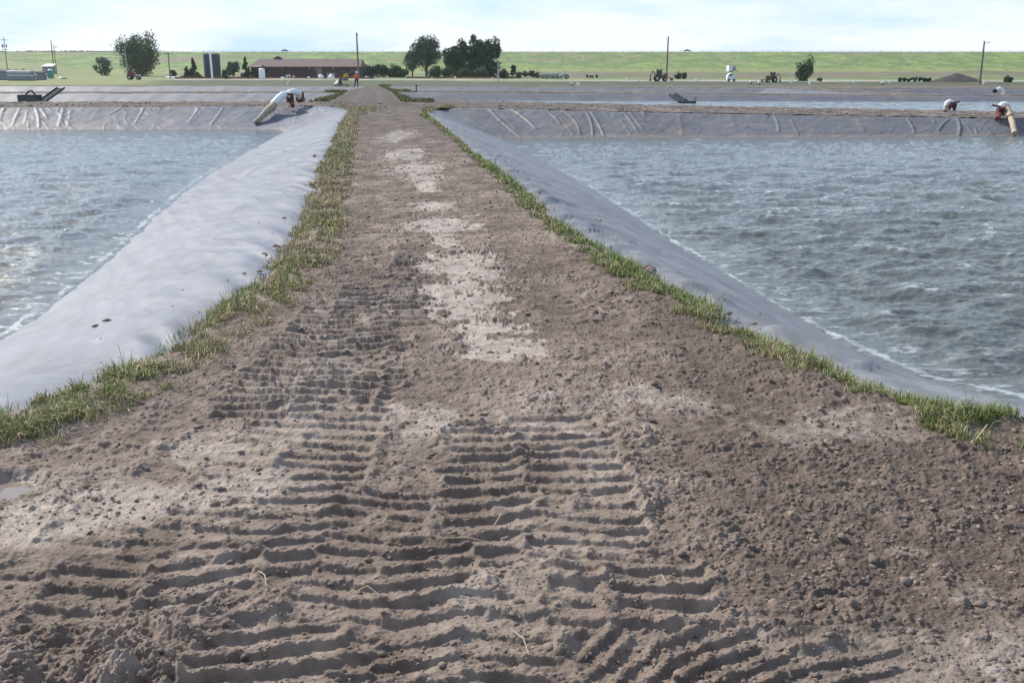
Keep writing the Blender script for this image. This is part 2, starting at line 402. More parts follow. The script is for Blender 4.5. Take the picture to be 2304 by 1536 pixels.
for a, wa, b, wb, bd, hh, wd in [(1100, .06, 1175, 1.0, -6, .09, 3.5), (1150, .05, 1207, .72, 3, .11, 3.5), (1128, .2, 1165, .8, 0, .04, 3), (1230, .06, 1262, .6, 3, .08, 3), (1268, .08, 1305, .95, 10, .08, 3),
        (1262, .35, 1292, .95, 0, .05, 3), (1318, .06, 1334, .97, 5, .1, 3), (1328, .06, 1360, .98, 2, .1, 3.5), (1360, .05, 1370, .3, 0, .06, 2.5), (1402, .06, 1436, .85, 2, .08, 3), (1416, .05, 1448, .75, 0, .08, 3),
        (1396, .35, 1420, .95, 0, .05, 3), (1444, .02, 1452, .22, 0, .1, 3), (1740, .05, 1752, .8, 4, .1, 3.5), (1778, .2, 1797, .96, 0, .07, 2.5), (1728, .06, 1722, .3, 0, .06, 4), (1528, .1, 1536, .95, 0, .06, 7),
        (2040, .1, 2058, .85, 2, .1, 3), (2138, .12, 2110, .75, -3, .09, 3), (2153, .05, 2157, .98, 4, .12, 3.5), (2165, .15, 2190, .95, 0, .06, 3), (2193, .55, 2199, .95, 0, .07, 3), (2095, .05, 2101, .4, 3, .05, 3), (2215, .5, 2235, .97, 0, .05, 5), (1640, .1, 1655, .6, 0, .04, 8), (1930, .2, 1945, .8, 0, .05, 7)]:
    rf.append((a, wa, b, wb, bd, hh * .45, wd * .8))
lf = [(80, .05, 88, .95, 3, .1, 4), (92, .1, 108, .55, 0, .09, 4), (144, .04, 132, .9, 0, .09, 5), (46, .05, 28, .85, 0, .07, 4), (104, .02, 116, .2, 0, .08, 3), (277, .04, 242, .4, 0, .07, 4), (325, .05, 303, .8, 0, .09, 3.5),
      (447, .08, 423, .75, 2, .1, 4), (503, .05, 473, .82, 3, .11, 4), (10, .05, 0, .6, 0, .06, 4), (225, .1, 205, .5, 0, .04, 5), (446, .4, 428, .8, 0, .05, 3), (560, .25, 525, .6, 0, .06, 4), (730, .0, 700, .4, -4, .06, 5),
      (62, .2, 55, .8, 0, .05, 4), (160, .2, 152, .9, 0, .05, 6), (610, .5, 590, .9, 0, .05, 4)]
lf = [(a, b, c, d, e, f * .2, g * .75) for a, b, c, d, e, f, g in lf]
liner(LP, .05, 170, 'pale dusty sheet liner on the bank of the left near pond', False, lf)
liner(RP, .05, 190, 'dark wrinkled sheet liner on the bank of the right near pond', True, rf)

# ------------------------------------------------------------ water of the near ponds
def dist_line(X, Y, B):
    P = B[::3, :2]; d = np.full(X.shape, 1e9)
    for i in range(len(P) - 1):
        a, b = P[i], P[i + 1]; ab = b - a; l2 = ab @ ab
        if l2 < 1e-9: continue
        tt = np.clip(((X - a[0]) * ab[0] + (Y - a[1]) * ab[1]) / l2, 0, 1)
        d = np.minimum(d, np.hypot(X - a[0] - tt * ab[0], Y - a[1] - tt * ab[1]))
    return d
def wave(X, Y, sd):
    ca, sa = math.cos(.22), math.sin(.22)
    u, v = X * ca + Y * sa, -X * sa + Y * ca
    wx = .5 * gn(u * .5, v * .7, sd)
    h = 0
    for fr, amp, k in ((.6, .06, 0), (1.3, .06, 1), (2.7, .03, 2), (5.6, .018, 3), (11.5, .009, 4)):
        n = gn(u * fr * .55 + wx, v * fr + wx * 1.5, sd + 10 + k)
        h = h + amp * (1 - 2.6 * np.abs(n)) 
    return h - .055
def water(name, pxr, pyr, z, B, sd, right):
    ys = np.arange(pyr[0], pyr[1], 1.3); D = np.array([at(1152, q, z)[1] for q in ys])
    us = np.linspace((pxr[0] - 1152) / FPX, (pxr[1] - 1152) / FPX, 1050)
    Y = D[:, None] + 0 * us[None, :]; dep = D * cp + (EYE - z) * sp_
    X = us[None, :] * dep[:, None]
    d = dist_line(X, Y, B)
    res = D[:, None] / 12
    h = wave(X, Y, sd) * (.35 + .65 * ss(0, 1.2, d)) * (1.15 if right else .9) * (1 - .35 * ss(20, 46, Y))
    Z = z + h
    shore = .5 * (1 - ss(-.01, .055, d + .09 * gn(X * 3, Y * 3, 3) + .05 * gn(X * 14, Y * 14, 4))) * ss(40, 20, Y) * np.clip(.7 + 1.2 * gn(X * 1.2, Y * 1.2, 6), .15, 1)
    str_ = fbm(X * 2.0 + Y * .3, Y * 5, 5, 71, .6)
    patch = np.clip((str_ - .12) * 6, 0, 1) * (1 - ss(.1, 1.5 if right else .7, d)) * .38 * np.clip(.4 + 2.5 * fbm(X * 6, Y * 12, 3, 78), 0, 1)
    caps = np.clip((h - .075) * 30, 0, 1) * np.clip(fbm(X * 5, Y * 9, 3, 5) * 3, 0, 1) * .5
    foam = np.clip(np.maximum(np.maximum(shore, patch * (1 - ss(25, 35, Y))), caps), 0, 1)
    o = raw(name, np.stack([X, Y, Z], -1).reshape(-1, 3), grid_faces(*X.shape), M['water'], None, True, {'foam': foam})
    put(o, kind='structure'); return o
water('water', (-420, 660), (291, 905), ZL, XL_t[1], 100, False)
water('water', (1125, 2950), (305.2, 985), ZR, XR_t[1], 200, True)

# ------------------------------------------------------------ the muddy road on the dike
def mud_surface():
    ys = np.r_[np.arange(1780, 700, -1.15), np.arange(700, 236, -.75)]
    D = np.array([at(1152, q, 0)[1] for q in ys]); D = D[D < 52.5]
    D = np.r_[np.linspace(-3, D[0] - .1, 20), D]
    dep = np.maximum(D, 1.6) * cp + EYE * sp_
    core = np.linspace(-.62, .62, 1150)[None, :] * dep[:, None]
    l = XL(D); r = XR(D)
    X = np.clip(core, l[:, None] - .02, r[:, None] + .02)
    # spread the columns evenly between the edges where the road is narrower than the view
    lo = np.maximum(l, core[:, 0]); hi = np.minimum(r, core[:, -1])
    X = lo[:, None] + (hi - lo)[:, None] * np.linspace(0, 1, 1150)[None, :]
    sideL = l[:, None] + (lo - l)[:, None] * np.linspace(0, .999, 24)[None, :]
    sideR = hi[:, None] + (r - hi)[:, None] * np.linspace(.001, 1, 24)[None, :]
    X = np.concatenate([sideL, X, sideR], 1); Y = D[:, None] + 0 * X
    Z, tone, wet = mud_field(X, Y)
    return X, Y, Z, tone, wet
# crawler track marks: pixel centre lines of each pass, width in metres, pitch, height, skew of the bars
TR = []
def track(pts, wd, pitch, amp, skew=0.0, solid=.9):
    P = np.array([at(a, b)[:2] for a, b in pts]); TR.append((P, wd, pitch, amp, skew, solid))
track([(60, 1330), (220, 1190), (380, 1080), (540, 965)], .40, .125, .02, .02)
track([(300, 1330), (430, 1200), (560, 1060), (650, 960), (720, 880)], .40, .125, .028, .06, 1.0)
track([(560, 1330), (640, 1190), (720, 1060), (790, 960), (820, 880), (850, 800), (870, 740)], .38, .125, .034, -.04, 1.1)
track([(540, 955), (600, 880), (660, 815), (720, 745), (760, 690)], .42, .13, .040, .05, 1.1)
track([(730, 945), (765, 865), (790, 800), (806, 740), (818, 690), (836, 640)], .42, .14, .042, -.03, 1.1)
track([(905, 740), (917, 660), (925, 620), (938, 570)], .36, .16, .05, .02)
track([(1130, 1300), (1115, 1200), (1100, 1100), (1085, 1010), (1110, 930)], .38, .125, .036, -.04, 1.1)
track([(1330, 1300), (1325, 1210), (1315, 1110), (1285, 1010), (1225, 920)], .44, .13, .034, .03, 1.0)
track([(740, 1640), (760, 1420), (800, 1290), (845, 1170), (880, 1080)], .38, .115, .036, .07, 1.1)
track([(985, 1640), (975, 1450), (965, 1320), (965, 1200)], .32, .115, .036, -.04, 1.0)
track([(1185, 1640), (1140, 1450), (1120, 1300)], .30, .12, .032, .10)
track([(1300, 1440), (1290, 1330), (1290, 1240)], .2, .12, .036, .06)
track([(1500, 1460), (1500, 1340), (1450, 1235)], .34, .13, .044, -.01, 1.1)
track([(540, 1640), (590, 1500), (630, 1370)], .44, .12, .042, -.14, 1.0)
track([(2120, 1560), (1800, 1500), (1500, 1475), (1280, 1500)], .38, .12, .032, .6, .95)
track([(150, 1420), (210, 1310), (250, 1230)], .34, .13, .034, .15)
track([(400, 1420), (460, 1300), (500, 1210)], .32, .13, .034, -.16)
PATCH = [  # smooth pale silt, pixel centre, half size in metres (x,y)
    (892, 305, .55, 3.2), (905, 345, .5, 2.0), (935, 378, .55, 1.6), (955, 400, .35, .7), (975, 427, .3, .35), (975, 462, .4, .5), (990, 505, .50, .95), (1030, 590, .42, .75), (1065, 615, .3, .5), (1050, 680, .40, .62), (1085, 735, .3, .25), (1125, 790, .32, .32), (1000, 650, .3, .3),
    (960, 950, .24, .42), (900, 930, .1, .25), (1250, 960, .3, .16), (1005, 545, .2, .4), (1045, 640, .22, .35), (1090, 765, .22, .25), (955, 415, .2, 1.0), (925, 350, .25, 2.0), (2250, 1440, .42, .3), (2200, 1510, .5, .25), (560, 1090, .45, .2), (330, 1120, .5, .3), (130, 1160, .5, .3), (480, 1010, .35, .25), (1900, 960, .7, .3), (1450, 900, .5, .3), (2050, 1230, .1, .05)]
def polyl(X, Y, P):
    best = np.full(X.shape, 1e9); side = np.zeros(X.shape); al = np.zeros(X.shape); acc = 0; end = np.zeros(X.shape)
    tot = sum(np.linalg.norm(P[i + 1] - P[i]) for i in range(len(P) - 1))
    for i in range(len(P) - 1):
        a, b = P[i], P[i + 1]; ab = b - a; l = np.linalg.norm(ab); tr = ((X - a[0]) * ab[0] + (Y - a[1]) * ab[1]) / l
        tc_ = np.clip(tr, 0, l); d = np.hypot(X - a[0] - tc_ / l * ab[0], Y - a[1] - tc_ / l * ab[1])
        sg = ((X - a[0]) * ab[1] - (Y - a[1]) * ab[0]) / l
        m = d < best; best = np.where(m, d, best); side = np.where(m, sg, side); al = np.where(m, acc + tc_, al); acc += l
    return best, side, al, tot
def mud_field(X, Y):
    near = 1 - ss(14, 30, Y)
    n1 = fbm(X * 1.3, Y * 1.1, 4, 1)
    wx = .06 * gn(X * 6, Y * 6, 91); wy = .06 * gn(X * 6 + 40, Y * 6, 92)
    jx = .012 * gn(X * 40, Y * 40, 93); jy = .012 * gn(X * 40 + 9, Y * 40, 94)
    d1, h1 = worley((X + wx + jx) * 17, (Y + wy + jy) * 17, 3); d2, h2 = worley((X + wx + jx * .6) * 36, (Y + wy + jy * .6) * 36, 4)
    bl = lambda d, e, k: np.clip((e - d) * k, 0, 1)
    F1 = np.clip(5.5 / np.maximum(Y, 1), 0, 1) ** 1.4; F2 = np.clip(9 / np.maximum(Y, 1), 0, 1) ** 1.2
    crum = F2 * .008 * bl(d1, .5, 3.2) * (h1 > .5) * (.5 + h1) + F1 * .0085 * bl(d2, .5, 3) * (h2 > .35)
    n3 = fbm(X * 11, Y * 13, 5, 12, .66)
    n3f = n3 * (.25 + .75 * F1)
    nr = 1 - 3 * np.abs(fbm(X * 14 + 5 * wx, Y * 17, 3, 13, .6))
    n4 = fbm(X * 4, Y * 5, 3, 15, .55)
    D1, H1 = worley((X + 2 * wx + jx) * 6.5, (Y + 2 * wy + jy) * 6.5, 8)
    cmask = np.clip(.55 + 1.3 * n4 + .8 * n1, .1, 1)
    crum = crum * (1 - .4 * (1 - ss(.3, .7, X)) * (1 - ss(6, 9, Y)))
    Z = .03 * n1 + .013 * n4 + crum * (.35 + .65 * cmask) + .012 * n3f * (.5 + .5 * cmask) + .004 * nr * F2
    tq = fbm(X * 4.5 + 4 * wx, Y * 8.5 + 4 * wy, 4, 17, .6) * 5.5; tf = np.floor(tq); ter = (tf + ss(.78, .96, tq - tf)) / 5.5
    ter2q = fbm(X * 13, Y * 22, 3, 18, .6) * 3.5; t2 = np.floor(ter2q); ter2 = (t2 + ss(.75, .95, ter2q - t2)) / 3.5
    calm = 1 - .45 * ss(.1, .5, X - .2 - .05 * Y) - .35 * (1 - ss(.3, .7, X)) * (1 - ss(6, 9, Y)) * ss(2.6, 3.2, Y)
    TER = calm * .75 * (.034 * ter * (.35 + .65 * F2) + .011 * ter2 * F2)
    Z = Z + TER * near * (.4 + .6 * cmask)
    s = ((X + 1.15) / .95) ** 2 + ((Y - 2.45) / .62) ** 2
    ch = np.exp(-s * .9) * ss(-.2, .4, n4 + .35)
    rid = 1 - 2.4 * np.abs(fbm(X * 5.5 + wx * 5, Y * 7 + wy * 5, 5, 61, .62))
    Z = Z + ch * (.036 * np.clip(rid, -1, 1) + .035 * bl(D1, .55, 2.5) * (H1 > .5) + .012 * n3)
    pale = np.clip(.36 + .6 * n1 + .45 * n4 + .25 * n3, 0, 1) * .62
    pale = pale - .15 * ch + .16 * (1 - ss(-.1, .5, X)) * (1 - ss(4.5, 6.5, Y))
    rt = ss(.2, .55, (X - .25 - .05 * Y))
    Z = Z + rt * near * .012 * bl(D1, .33, 4) * (H1 > .8)
    pale = pale * (1 - .4 * rt)
    for i, (P, wd, pitch, amp, skew, solid) in enumerate(TR):
        m0 = (X > P[:, 0].min() - wd) & (X < P[:, 0].max() + wd) & (Y > P[:, 1].min() - wd) & (Y < P[:, 1].max() + wd)
        x, y = X[m0], Y[m0]
        if not len(x): continue
        d, sd_, al, tot = polyl(x, y, P)
        e = .06 * gn(x * 4, y * 4, 300 + i) + .03 * gn(x * 16, y * 16, 310 + i)
        ins = (1 - ss(wd / 2 - .02, wd / 2 + .02, np.abs(sd_) + e)) * (d < wd * .8) * ss(0, .12, al + e) * (1 - ss(tot - .1, tot, al + e))
        brk = fbm(x * 2.6, y * 3.2, 3, 320 + i)
        ins = ins * np.clip(solid + .35 - 4.0 * np.clip(brk - .24, 0, 1), 0, 1)
        bar = al / pitch + skew * sd_ / pitch * 2 + .7 * gn(x * 1.3, y * 1.3, 330 + i) + .16 * gn(x * 6, y * 4, 340 + i) + .07 * gn(x * 26, y * 20, 341 + i)
        ph = bar - np.floor(bar); rn = np.floor(bar)
        # a steep side towards the camera, a broad rounded back, a flat trough
        prof = ss(.02, .14, ph) * (1 - ss(.26, .62, ph))
        strn = np.clip(.85 + .7 * gn(rn * .37 + x * 2.2, rn * 1.31 + i * 5.0, 350 + i), .05, 1.35)
        gap = ss(-.5, -.36, gn(rn * 3.7 + x * 5, rn * 2.1, 355 + i))
        lug = amp * .64 * (1.25 * prof * strn * gap - .35)
        rag = F2[m0] * .010 * gn(x * 14, y * 20, 360 + i) + F1[m0] * (.007 * gn(x * 34, y * 44, 361 + i) + .004 * gn(x * 80, y * 80, 362 + i))
        lug = lug + rag * (.35 + .9 * prof) + TER[m0] * .42 - .008 + .014 * bl(D1[m0], .3, 4) * (H1[m0] > .86) + crum[m0] * .45 * (h1[m0] > .6)
        Z[m0] = Z[m0] * (1 - ins) + (lug + .02 * n1[m0]) * ins
        rim = np.exp(-((np.abs(sd_) - wd / 2 - .015 + e) / .035) ** 2) * (d < wd) * ss(0, .1, al) * (1 - ss(tot - .1, tot, al))
        Z[m0] += rim * (.004 + .022 * np.clip(gn(x * 9, y * 7, 370 + i) + .1 + .5 * gn(x * 24, y * 20, 371 + i), 0, 1)) * near[m0]
        pale[m0] = pale[m0] * (1 - ins) + ins * np.clip(.5 + .6 * n1[m0] - .1 * prof + .4 * gn(x * 2, y * 2, 380 + i) + .2 * n3[m0], 0, 1) * .8
    wet = np.zeros(X.shape)
    for i, (a, b, hx, hy) in enumerate(PATCH):
        c = at(a, b); m0 = (np.abs(X - c[0]) < hx * 2) & (np.abs(Y - c[1]) < hy * 2)
        x, y = X[m0], Y[m0]
        if not len(x): continue
        q = np.hypot((x - c[0]) / hx, (y - c[1]) / hy)
        q = q + .7 * fbm(x * 3.5, y * 2.6, 5, 400, .68) + .22 * fbm(x * 16, y * 14, 4, 420, .65)
        hard = b < 830
        m = (1 - ss(.68, 1.02, q)) if hard else (1 - ss(.35, 1.15, q))
        sm = .006 * fbm(x * 3, y * 3, 3, 430) - .014 + .25 * TER[m0] + .0035 * n3[m0] + .02 * bl(d1[m0], .3, 4) * (h1[m0] > .9)
        k = m * (.93 if hard else .42)
        Z[m0] = Z[m0] * (1 - k) + sm * k; pale[m0] = np.maximum(pale[m0], m * (.8 if hard else .62) * (1 + .35 * n3[m0] + .2 * n4[m0])); wet[m0] = np.maximum(wet[m0], m * .5)
    l, r = XL(Y), XR(Y)
    u = np.clip(np.minimum(X - l, r - X), 0, 3)
    Z = Z * ss(0, .25, u) - .05 * (1 - ss(0, .12, u)) + .03 * ss(.05, .3, u) * (1 - ss(.4, 1.0, u))
    wl = np.hypot((X + 2.38) / .36, (Y - 4.05) / .17) + .35 * fbm(X * 4, Y * 4, 4, 500)
    pud = 1 - ss(.7, 1.15, wl)
    Z = Z * (1 - pud) + (-.05 + .014 * n3 + .01 * n4) * pud; wet = np.maximum(wet, pud); pale = pale * (1 - pud) + .6 * pud
    dark = np.array([.132, .098, .078]); mid = np.array([.23, .182, .15]); lite = np.array([.37, .315, .275])
    p = np.clip(pale + .1 * n3, 0, 1)[..., None]
    tone = np.where(p < .45, dark + (mid - dark) * (p / .45), mid + (lite - mid) * ((p - .45) / .55))
    tone = tone * (1 - (.24 * rt * (1 - ss(.6, .9, pale)))[..., None])
    side_ = np.clip(1 - 2.2 * pale, 0, 1) * ss(5, 9, Y); tone = tone * (1 - .2 * side_[..., None])
    mott = fbm(X * 2.6, Y * 1.5, 4, 19, .7) * ss(5, 14, Y)
    tone = tone * (1 + .55 * mott[..., None])
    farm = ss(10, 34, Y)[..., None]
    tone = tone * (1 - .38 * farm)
    return Z, tone, wet
X, Y, Z, tone, wet = mud_surface()
MUDS = (X, Y, Z)
put(raw('mud_road', np.stack([X, Y, Z], -1).reshape(-1, 3), grid_faces(*X.shape), M['mud'], None, True, {'wet': wet},
        {'tone': np.concatenate([tone, np.ones(X.shape + (1,))], -1).reshape(-1, 4)}), kind='structure')
_rows = Y[:, 0]
def mudz(x, y):
    i = int(np.clip(np.searchsorted(_rows, y), 0, len(_rows) - 1)); return float(np.interp(x, MUDS[0][i], MUDS[2][i]))

def mudzv(x, y):
    i = np.clip(np.searchsorted(_rows, y), 0, len(_rows) - 1); o = np.zeros(len(x))
    for r_ in np.unique(i):
        m = i == r_; o[m] = np.interp(x[m], X_[r_], Z_[r_])
    return o
X_, Y_, Z_ = MUDS
# ------------------------------------------------------------ ponds behind, as openings in the land
POND = []
def corner(px, py): return atG(px, py, zb)
POND.append(('left2', [np.array([-75, 58, 0.]), corner(702, 229.5), corner(779, 209.3), np.array([-85, 91, 0.])]))
POND.append(('left3', [np.array([-85, 94.5, 0.]), corner(775, 206), corner(826, 194.3), np.array([-120, 147, 0.])]))
POND.append(('right2', [corner(934, 227), np.array([80, 57, 0.]), np.array([85, 87, 0.]), corner(884, 207)]))
POND.append(('right3', [corner(886, 203.8), np.array([corner(1995, 209.5)[0], 92.5, 0]), corner(1730, 198), corner(868, 193.6)]))
POND.append(('right3b', [np.array([corner(2010, 209)[0] + 2, 92, 0]), np.array([90, 91, 0.]), np.array([100, 121, 0.]), corner(1860, 199.6)]))
def inset(q, wdt):
    n = len(q); out = []
    for i in range(n):
        p0, p1, p2 = q[i - 1][:2], q[i][:2], q[(i + 1) % n][:2]
        d1 = (p1 - p0) / np.linalg.norm(p1 - p0); d2 = (p2 - p1) / np.linalg.norm(p2 - p1)
        n1 = np.array([-d1[1], d1[0]]); n2 = np.array([-d2[1], d2[0]])
        m = (n1 + n2) / (1 + n1 @ n2); out.append(p1 + m * wdt)
    return out
def inside(q, X, Y):   # distance inside a counter-clockwise polygon
    d = np.full(np.shape(X), 1e9); n = len(q)
    for i in range(n):
        a, b = q[i][:2], q[(i + 1) % n][:2]; e = (b - a) / np.linalg.norm(b - a)
        d = np.minimum(d, (X - a[0]) * -e[1] + (Y - a[1]) * e[0])
    return d
LAB = {'left2': 'grey sheet liner of the second pond on the left behind the pump hose', 'left3': 'low grey sheet liner of the farthest pond on the left',
       'right2': 'grey sheet liner of the second pond on the right holding blue water', 'right3': 'grey sheet liner of the farthest pond right of the road, ending in a pale corner',
       'right3b': 'narrow dark sheet liner of the small far pond at the right edge'}
WZ = {'left2': -1.9, 'left3': -2.2, 'right2': -.93, 'right3': -2.2, 'right3b': -2.2}
for nm, q in POND:
    b = inset(q, 5.4); n = 4; V = []; TO = []; cnt = 0
    ring_t = np.linspace(0, 1, 16)
    pts_c = []; pts_b = []
    for i in range(n):
        k = 220 if i in (0, 2) else 60
        for s in np.linspace(0, 1, k, endpoint=False):
            pc = q[i][:2] * (1 - s) + q[(i + 1) % n][:2] * s; pb = b[i] * (1 - s) + b[(i + 1) % n] * s
            pts_c.append(pc); pts_b.append(pb)
    pc = np.array(pts_c); pb = np.array(pts_b)
    zc = zb(pc[:, 0], pc[:, 1])
    wv = .10 * gn(pc[:, 0] * .25, pc[:, 1] * .25, 600) + .05 * gn(pc[:, 0] * 1.1, pc[:, 1] * 1.1, 601)
    W = np.linspace(-.03, 1, 18)
    Pm = pc[:, None, :] + (pb - pc)[:, None, :] * W[None, :, None]
    zz = zc[:, None] + wv[:, None] * (1 - W[None, :]) - 2.0 * np.clip(W, 0, 1)[None, :] - .25 * (W < 0)[None, :] + .02
    zz = zz + .05 * gn(Pm[:, :, 0] * .9, Pm[:, :, 1] * .3, 602) * (W > .05)
    Pt = np.concatenate([Pm, zz[:, :, None]], -1); Pt = np.concatenate([Pt, Pt[:1]], 0)
    st = np.clip(fbm(Pt[:, :, 0] * .5, Pt[:, :, 2] * 2.5, 4, 603) * 1.6 - .05, 0, 1) * (.5 if nm[0] == 'l' else .35)
    base = np.array([.185, .19, .21]) if nm[0] == 'l' else np.array([.12, .125, .142])  # same sheet; lit left and shaded right painted as two base colours
    cl = base * (1 - st[:, :, None]) + np.array([.26, .22, .2]) * st[:, :, None]
    cl = np.concatenate([cl, np.ones(cl.shape[:2] + (1,))], -1)
    put(raw('pond_liner', Pt.reshape(-1, 3), grid_faces(Pt.shape[0], 18)[:, ::-1], M['liner'], None, True, None, {'tone': cl.reshape(-1, 4)}), LAB[nm], 'pond liner', 'black sheet liners of the ponds')
    bb = np.array(inset(q, .3)); z = WZ[nm]
    if nm == 'right2':
        xs = np.linspace(bb[:, 0].min(), bb[:, 0].max(), 500); yy = np.linspace(bb[:, 1].min(), bb[:, 1].max(), 260)
        Xg, Yg = np.meshgrid(xs, yy); ins = inside(q, Xg, Yg)
        Zg = z + wave(Xg, Yg, 900) * .7
        Zg = np.where(ins < .6, z - 1.5, Zg)
        put(raw('water', np.stack([Xg, Yg, Zg], -1).reshape(-1, 3), grid_faces(*Xg.shape), M['water'], None, True, {'foam': Xg * 0}), kind='structure')
    else:
        b3 = inset(q, 4.9)
        put(raw('water', [(p[0], p[1], z) for p in b3], [(0, 1, 2, 3)], M['water'], None, False, {'foam': [0, 0, 0, 0]}), kind='structure')

# dikes between the ponds
def dikes():
    ys = [48.6]
    while ys[-1] < 149.5: ys.append(ys[-1] + .10 * (ys[-1] / 48) ** 1.6)
    ys = np.array(ys); us = np.linspace(-.85, 1.05, 1300)
    Y = ys[:, None] + 0 * us[None, :]; X = us[None, :] * ys[:, None]
    # follow the far edge of the near ponds
    al = XL_t[0]; ar = XR_t[0]
    fl = al[al[:, 1] > 47]; k = int(np.argmax(fl[:, 0])); fl = fl[k:]; fl = fl[np.argsort(fl[:, 0])]
    fr = ar[ar[:, 1] > 44]; fr = fr[int(np.argmin(fr[:, 0])):]; fr = fr[np.argsort(fr[:, 0])]
    y0 = np.where(X < -5.0, np.interp(X, fl[:, 0], fl[:, 1]), np.where(X > -3.0, np.interp(X, fr[:, 0], fr[:, 1]), 0))
    Yn = np.where(Y < 56, np.maximum(Y, y0 - .05), Y)
    Y = Yn
    Z = zb(X, Y)
    n1 = fbm(X * .6, Y * .35, 4, 700); n2 = fbm(X * 2.4, Y * 1.4, 4, 701, .6); d1, h1 = worley(X * 2.2, Y * 1.1, 702)
    ins = np.full(X.shape, -1e9)
    for nm, q in POND: ins = np.maximum(ins, inside(q, X, Y))
    lip = np.exp(-((ins + .55) / .5) ** 2)
    Z = Z + .04 * n1 + .03 * n2 + .09 * np.clip(.5 - d1, 0, 1) * (h1 > .75) + lip * .06 * np.clip(n2 + .1, 0, 1)
    Z = Z - 1.0 * np.clip(ins + .0, 0, 3) * .9 - .12 * (ins > 0)
    ctr = np.interp(Y, [48, 58, 91, 132, 149], [-5.9, -8.1, -12.3, -18.4, -21])
    nearroad = 1 - ss(1.2, 2.2, np.abs(X - ctr - .3 * n1))
    dark = np.array([.085, .07, .06]); mid = np.array([.14, .115, .1]); lite = np.array([.3, .26, .23]); gr = np.array([.1, .105, .045])
    p = np.clip(.4 + .8 * n1 + .5 * n2, 0, 1)[..., None]
    tone = dark * (1 - p) + mid * p
    pl = np.clip((n2 * 1.6 + .9 * n1 - .25) * 2, 0, 1) * (X > 4); tone = tone * (1 - pl[..., None] * .5) + lite * pl[..., None] * .5
    nearr = (1 - ss(1.6, 2.4, np.abs(X - ctr))) * (Y > 50); tone = tone * (1 - .25 * nearr[..., None])
    gm = (np.exp(-((np.abs(X - ctr) - 2.9) / .8) ** 2) * (Y > 57) * .85 + .0)
    gm = np.maximum(gm, .35 * ss(110, 148, Y)) * np.clip(.8 + n2, 0, 1)
    tone = tone * (1 - gm[..., None]) + gr * gm[..., None]
    rut = np.exp(-((np.abs(X - ctr - .1) - .75) / .22) ** 2) * (Y > 58) * .5
    tone = tone * (1 - rut[..., None] * .25) + lite * rut[..., None] * .25
    put(raw('dirt_dikes', np.stack([X, Y, Z], -1).reshape(-1, 3), grid_faces(*X.shape), M['mud'], None, True, {'wet': X * 0},
            {'tone': np.concatenate([tone, np.ones(X.shape + (1,))], -1).reshape(-1, 4)}), kind='structure')
dikes()

